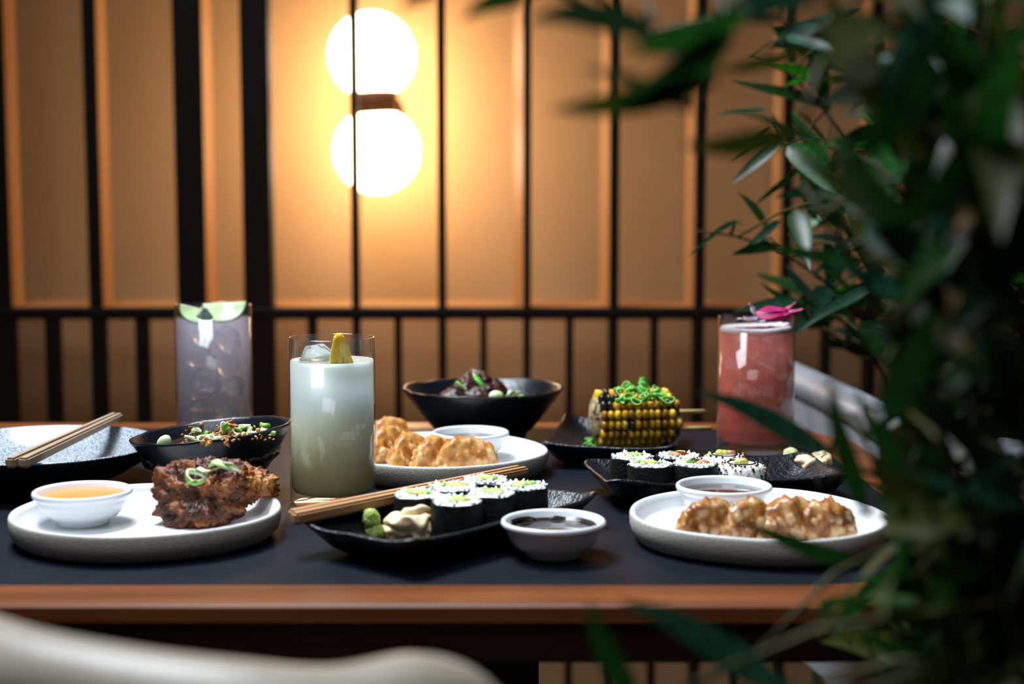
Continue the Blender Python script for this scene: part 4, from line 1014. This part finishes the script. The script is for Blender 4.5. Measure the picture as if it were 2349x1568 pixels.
for tip, base, Y, mname, w in hero:
    bpt, tpt = at_y(*base, Y), at_y(*tip, Y - .02)
    leaf(fp, bpt, tpt, mname, w, random.choice((-1, 1)) * random.uniform(.7, 1.3), 2)
    st = near_stem(bpt)
    ob('twig', tube('twig', [p - fp.location for p in (st, st.lerp(bpt, .5) + V3((0, 0, .01)), bpt)], [.002, .0016, .001], 5), 'stem', fp)
def flim(X, Y):
    if Y < 320: lim = 1840
    elif Y < 650: lim = 1930
    elif Y < 900: lim = 2010
    elif Y < 1100: lim = 1985
    elif Y < 1330: lim = 1990
    else: lim = 1850
    return X > lim + random.uniform(0, 60) and X < 2440 and -80 < Y < 1640
grow(fp, fst, flim, (.055, .11), 268, (['leaf_deep', 'leaf_blue', 'leaf_olive', 'leaf_mid'], [6, 2, 3, 1]), 40, .12, .55, .0013, 1.25)

random.seed(44)
# the plant behind the table
bp_ = thing('bamboo_plant', 'bright leafy bamboo plant standing behind the pink drink', 'plant', (.70, 2.02, 0))
planter(bp_, .15, .40)
bst = []
for tpx, Y, mid in (((1720, 130), 1.75, (.50, 1.9, 1.15)), ((1790, 330), 1.70, (.48, 1.85, 1.0)), ((1600, 530), 1.62, (.50, 1.80, .95)), ((1850, 700), 1.70, (.50, 1.85, .85)), ((1900, 60), 1.85, (.58, 1.95, 1.1)), ((2000, 250), 1.8, (.62, 1.95, 1.0)),
                    ((2050, 560), 1.75, (.60, 1.9, .9)), ((2180, 120), 1.95, (.68, 2.0, 1.1)), ((2250, 500), 1.9, (.68, 2.0, .9)), ((1930, 470), 1.9, (.55, 1.95, .95)), ((2330, 300), 2.0, (.75, 2.05, 1.0)), ((1985, 820), 1.78, (.62, 1.95, .8))):
    p0 = V3((.70 + random.uniform(-.06, .06), 2.02 + random.uniform(-.06, .06), .37)); s = stem_curve(p0, V3(mid), at_y(*tpx, Y)); bst.append(s)
    ob('stem', tube('stem', [p - bp_.location for p in s], [.0045 - .0035 * i / (len(s) - 1) for i in range(len(s))], 8), 'stem', bp_)
hero2 = [((1558, 556), (1700, 512), 1.62, 'leaf_blue', .9), ((1712, 560), (1790, 505), 1.66, 'leaf_blue', 1.0), ((1640, 262), (1760, 250), 1.72, 'leaf_blue', .8), ((1690, 165), (1900, 250), 1.72, 'leaf_deep', .8), ((1765, 140), (1862, 165), 1.74, 'leaf_bright', 1.3),
         ((1790, 175), (1868, 185), 1.73, 'leaf_bright', 1.3), ((1672, 370), (1770, 290), 1.7, 'leaf_deep', 1.0), ((1688, 405), (1790, 320), 1.69, 'leaf_deep', 1.1), ((1725, 470), (1850, 370), 1.7, 'leaf_mid', 1.0), ((1850, 30), (1875, 110), 1.78, 'leaf_bright', 1.2),
         ((1830, 250), (1900, 330), 1.8, 'leaf_deep', .9), ((1660, 565), (1790, 570), 1.66, 'leaf_deep', 1.0), ((1700, 700), (1830, 690), 1.62, 'leaf_blue', 1.1), ((1690, 430), (1760, 520), 1.7, 'leaf_mid', .9), ((1835, 470), (1960, 460), 1.7, 'leaf_blue', .9), ((1835, 530), (1945, 560), 1.6, 'leaf_blue', 1.0),
         ((1990, 390), (2030, 350), 1.7, 'leaf_blue', 1.4), ((1890, 590), (1960, 690), 1.7, 'leaf_mid', 1.3), ((1800, 600), (1880, 700), 1.66, 'leaf_blue', 1.0), ((1760, 640), (1860, 740), 1.66, 'leaf_mid', 1.0)]
for tip, base, Y, mname, w in hero2:
    bpt, tpt = at_y(*base, Y), at_y(*tip, Y - .03); leaf(bp_, bpt, tpt, mname, w, random.choice((-1, 1)) * random.uniform(.6, 1.3))
    st = min((q for s in bst for q in s[3:]), key=lambda q: (q - bpt).length)
    ob('twig', tube('twig', [p - bp_.location for p in (st, st.lerp(bpt, .5) + V3((0, 0, .01)), bpt)], [.0022, .0018, .001], 5), 'stem', bp_)
def blim(X, Y):
    if Y < 60: lim = 1790
    elif Y < 430: lim = 1700
    elif Y < 640: lim = 1690
    elif Y < 760: lim = 1740
    elif Y < 860: lim = 1835 + (Y - 760) * 1.8
    else: return 2080 < X < 2440 and Y < 1300
    return X > lim + random.uniform(0, 90) and X < 2440 and Y > -80
grow(bp_, bst, blim, (.07, .13), 279, (['leaf_deep', 'leaf_blue', 'leaf_mid', 'leaf_bright'], [4, 2.5, 3, 1.2]), 30, .2, .6, .0014, 1.35, (1.4, 2.36))
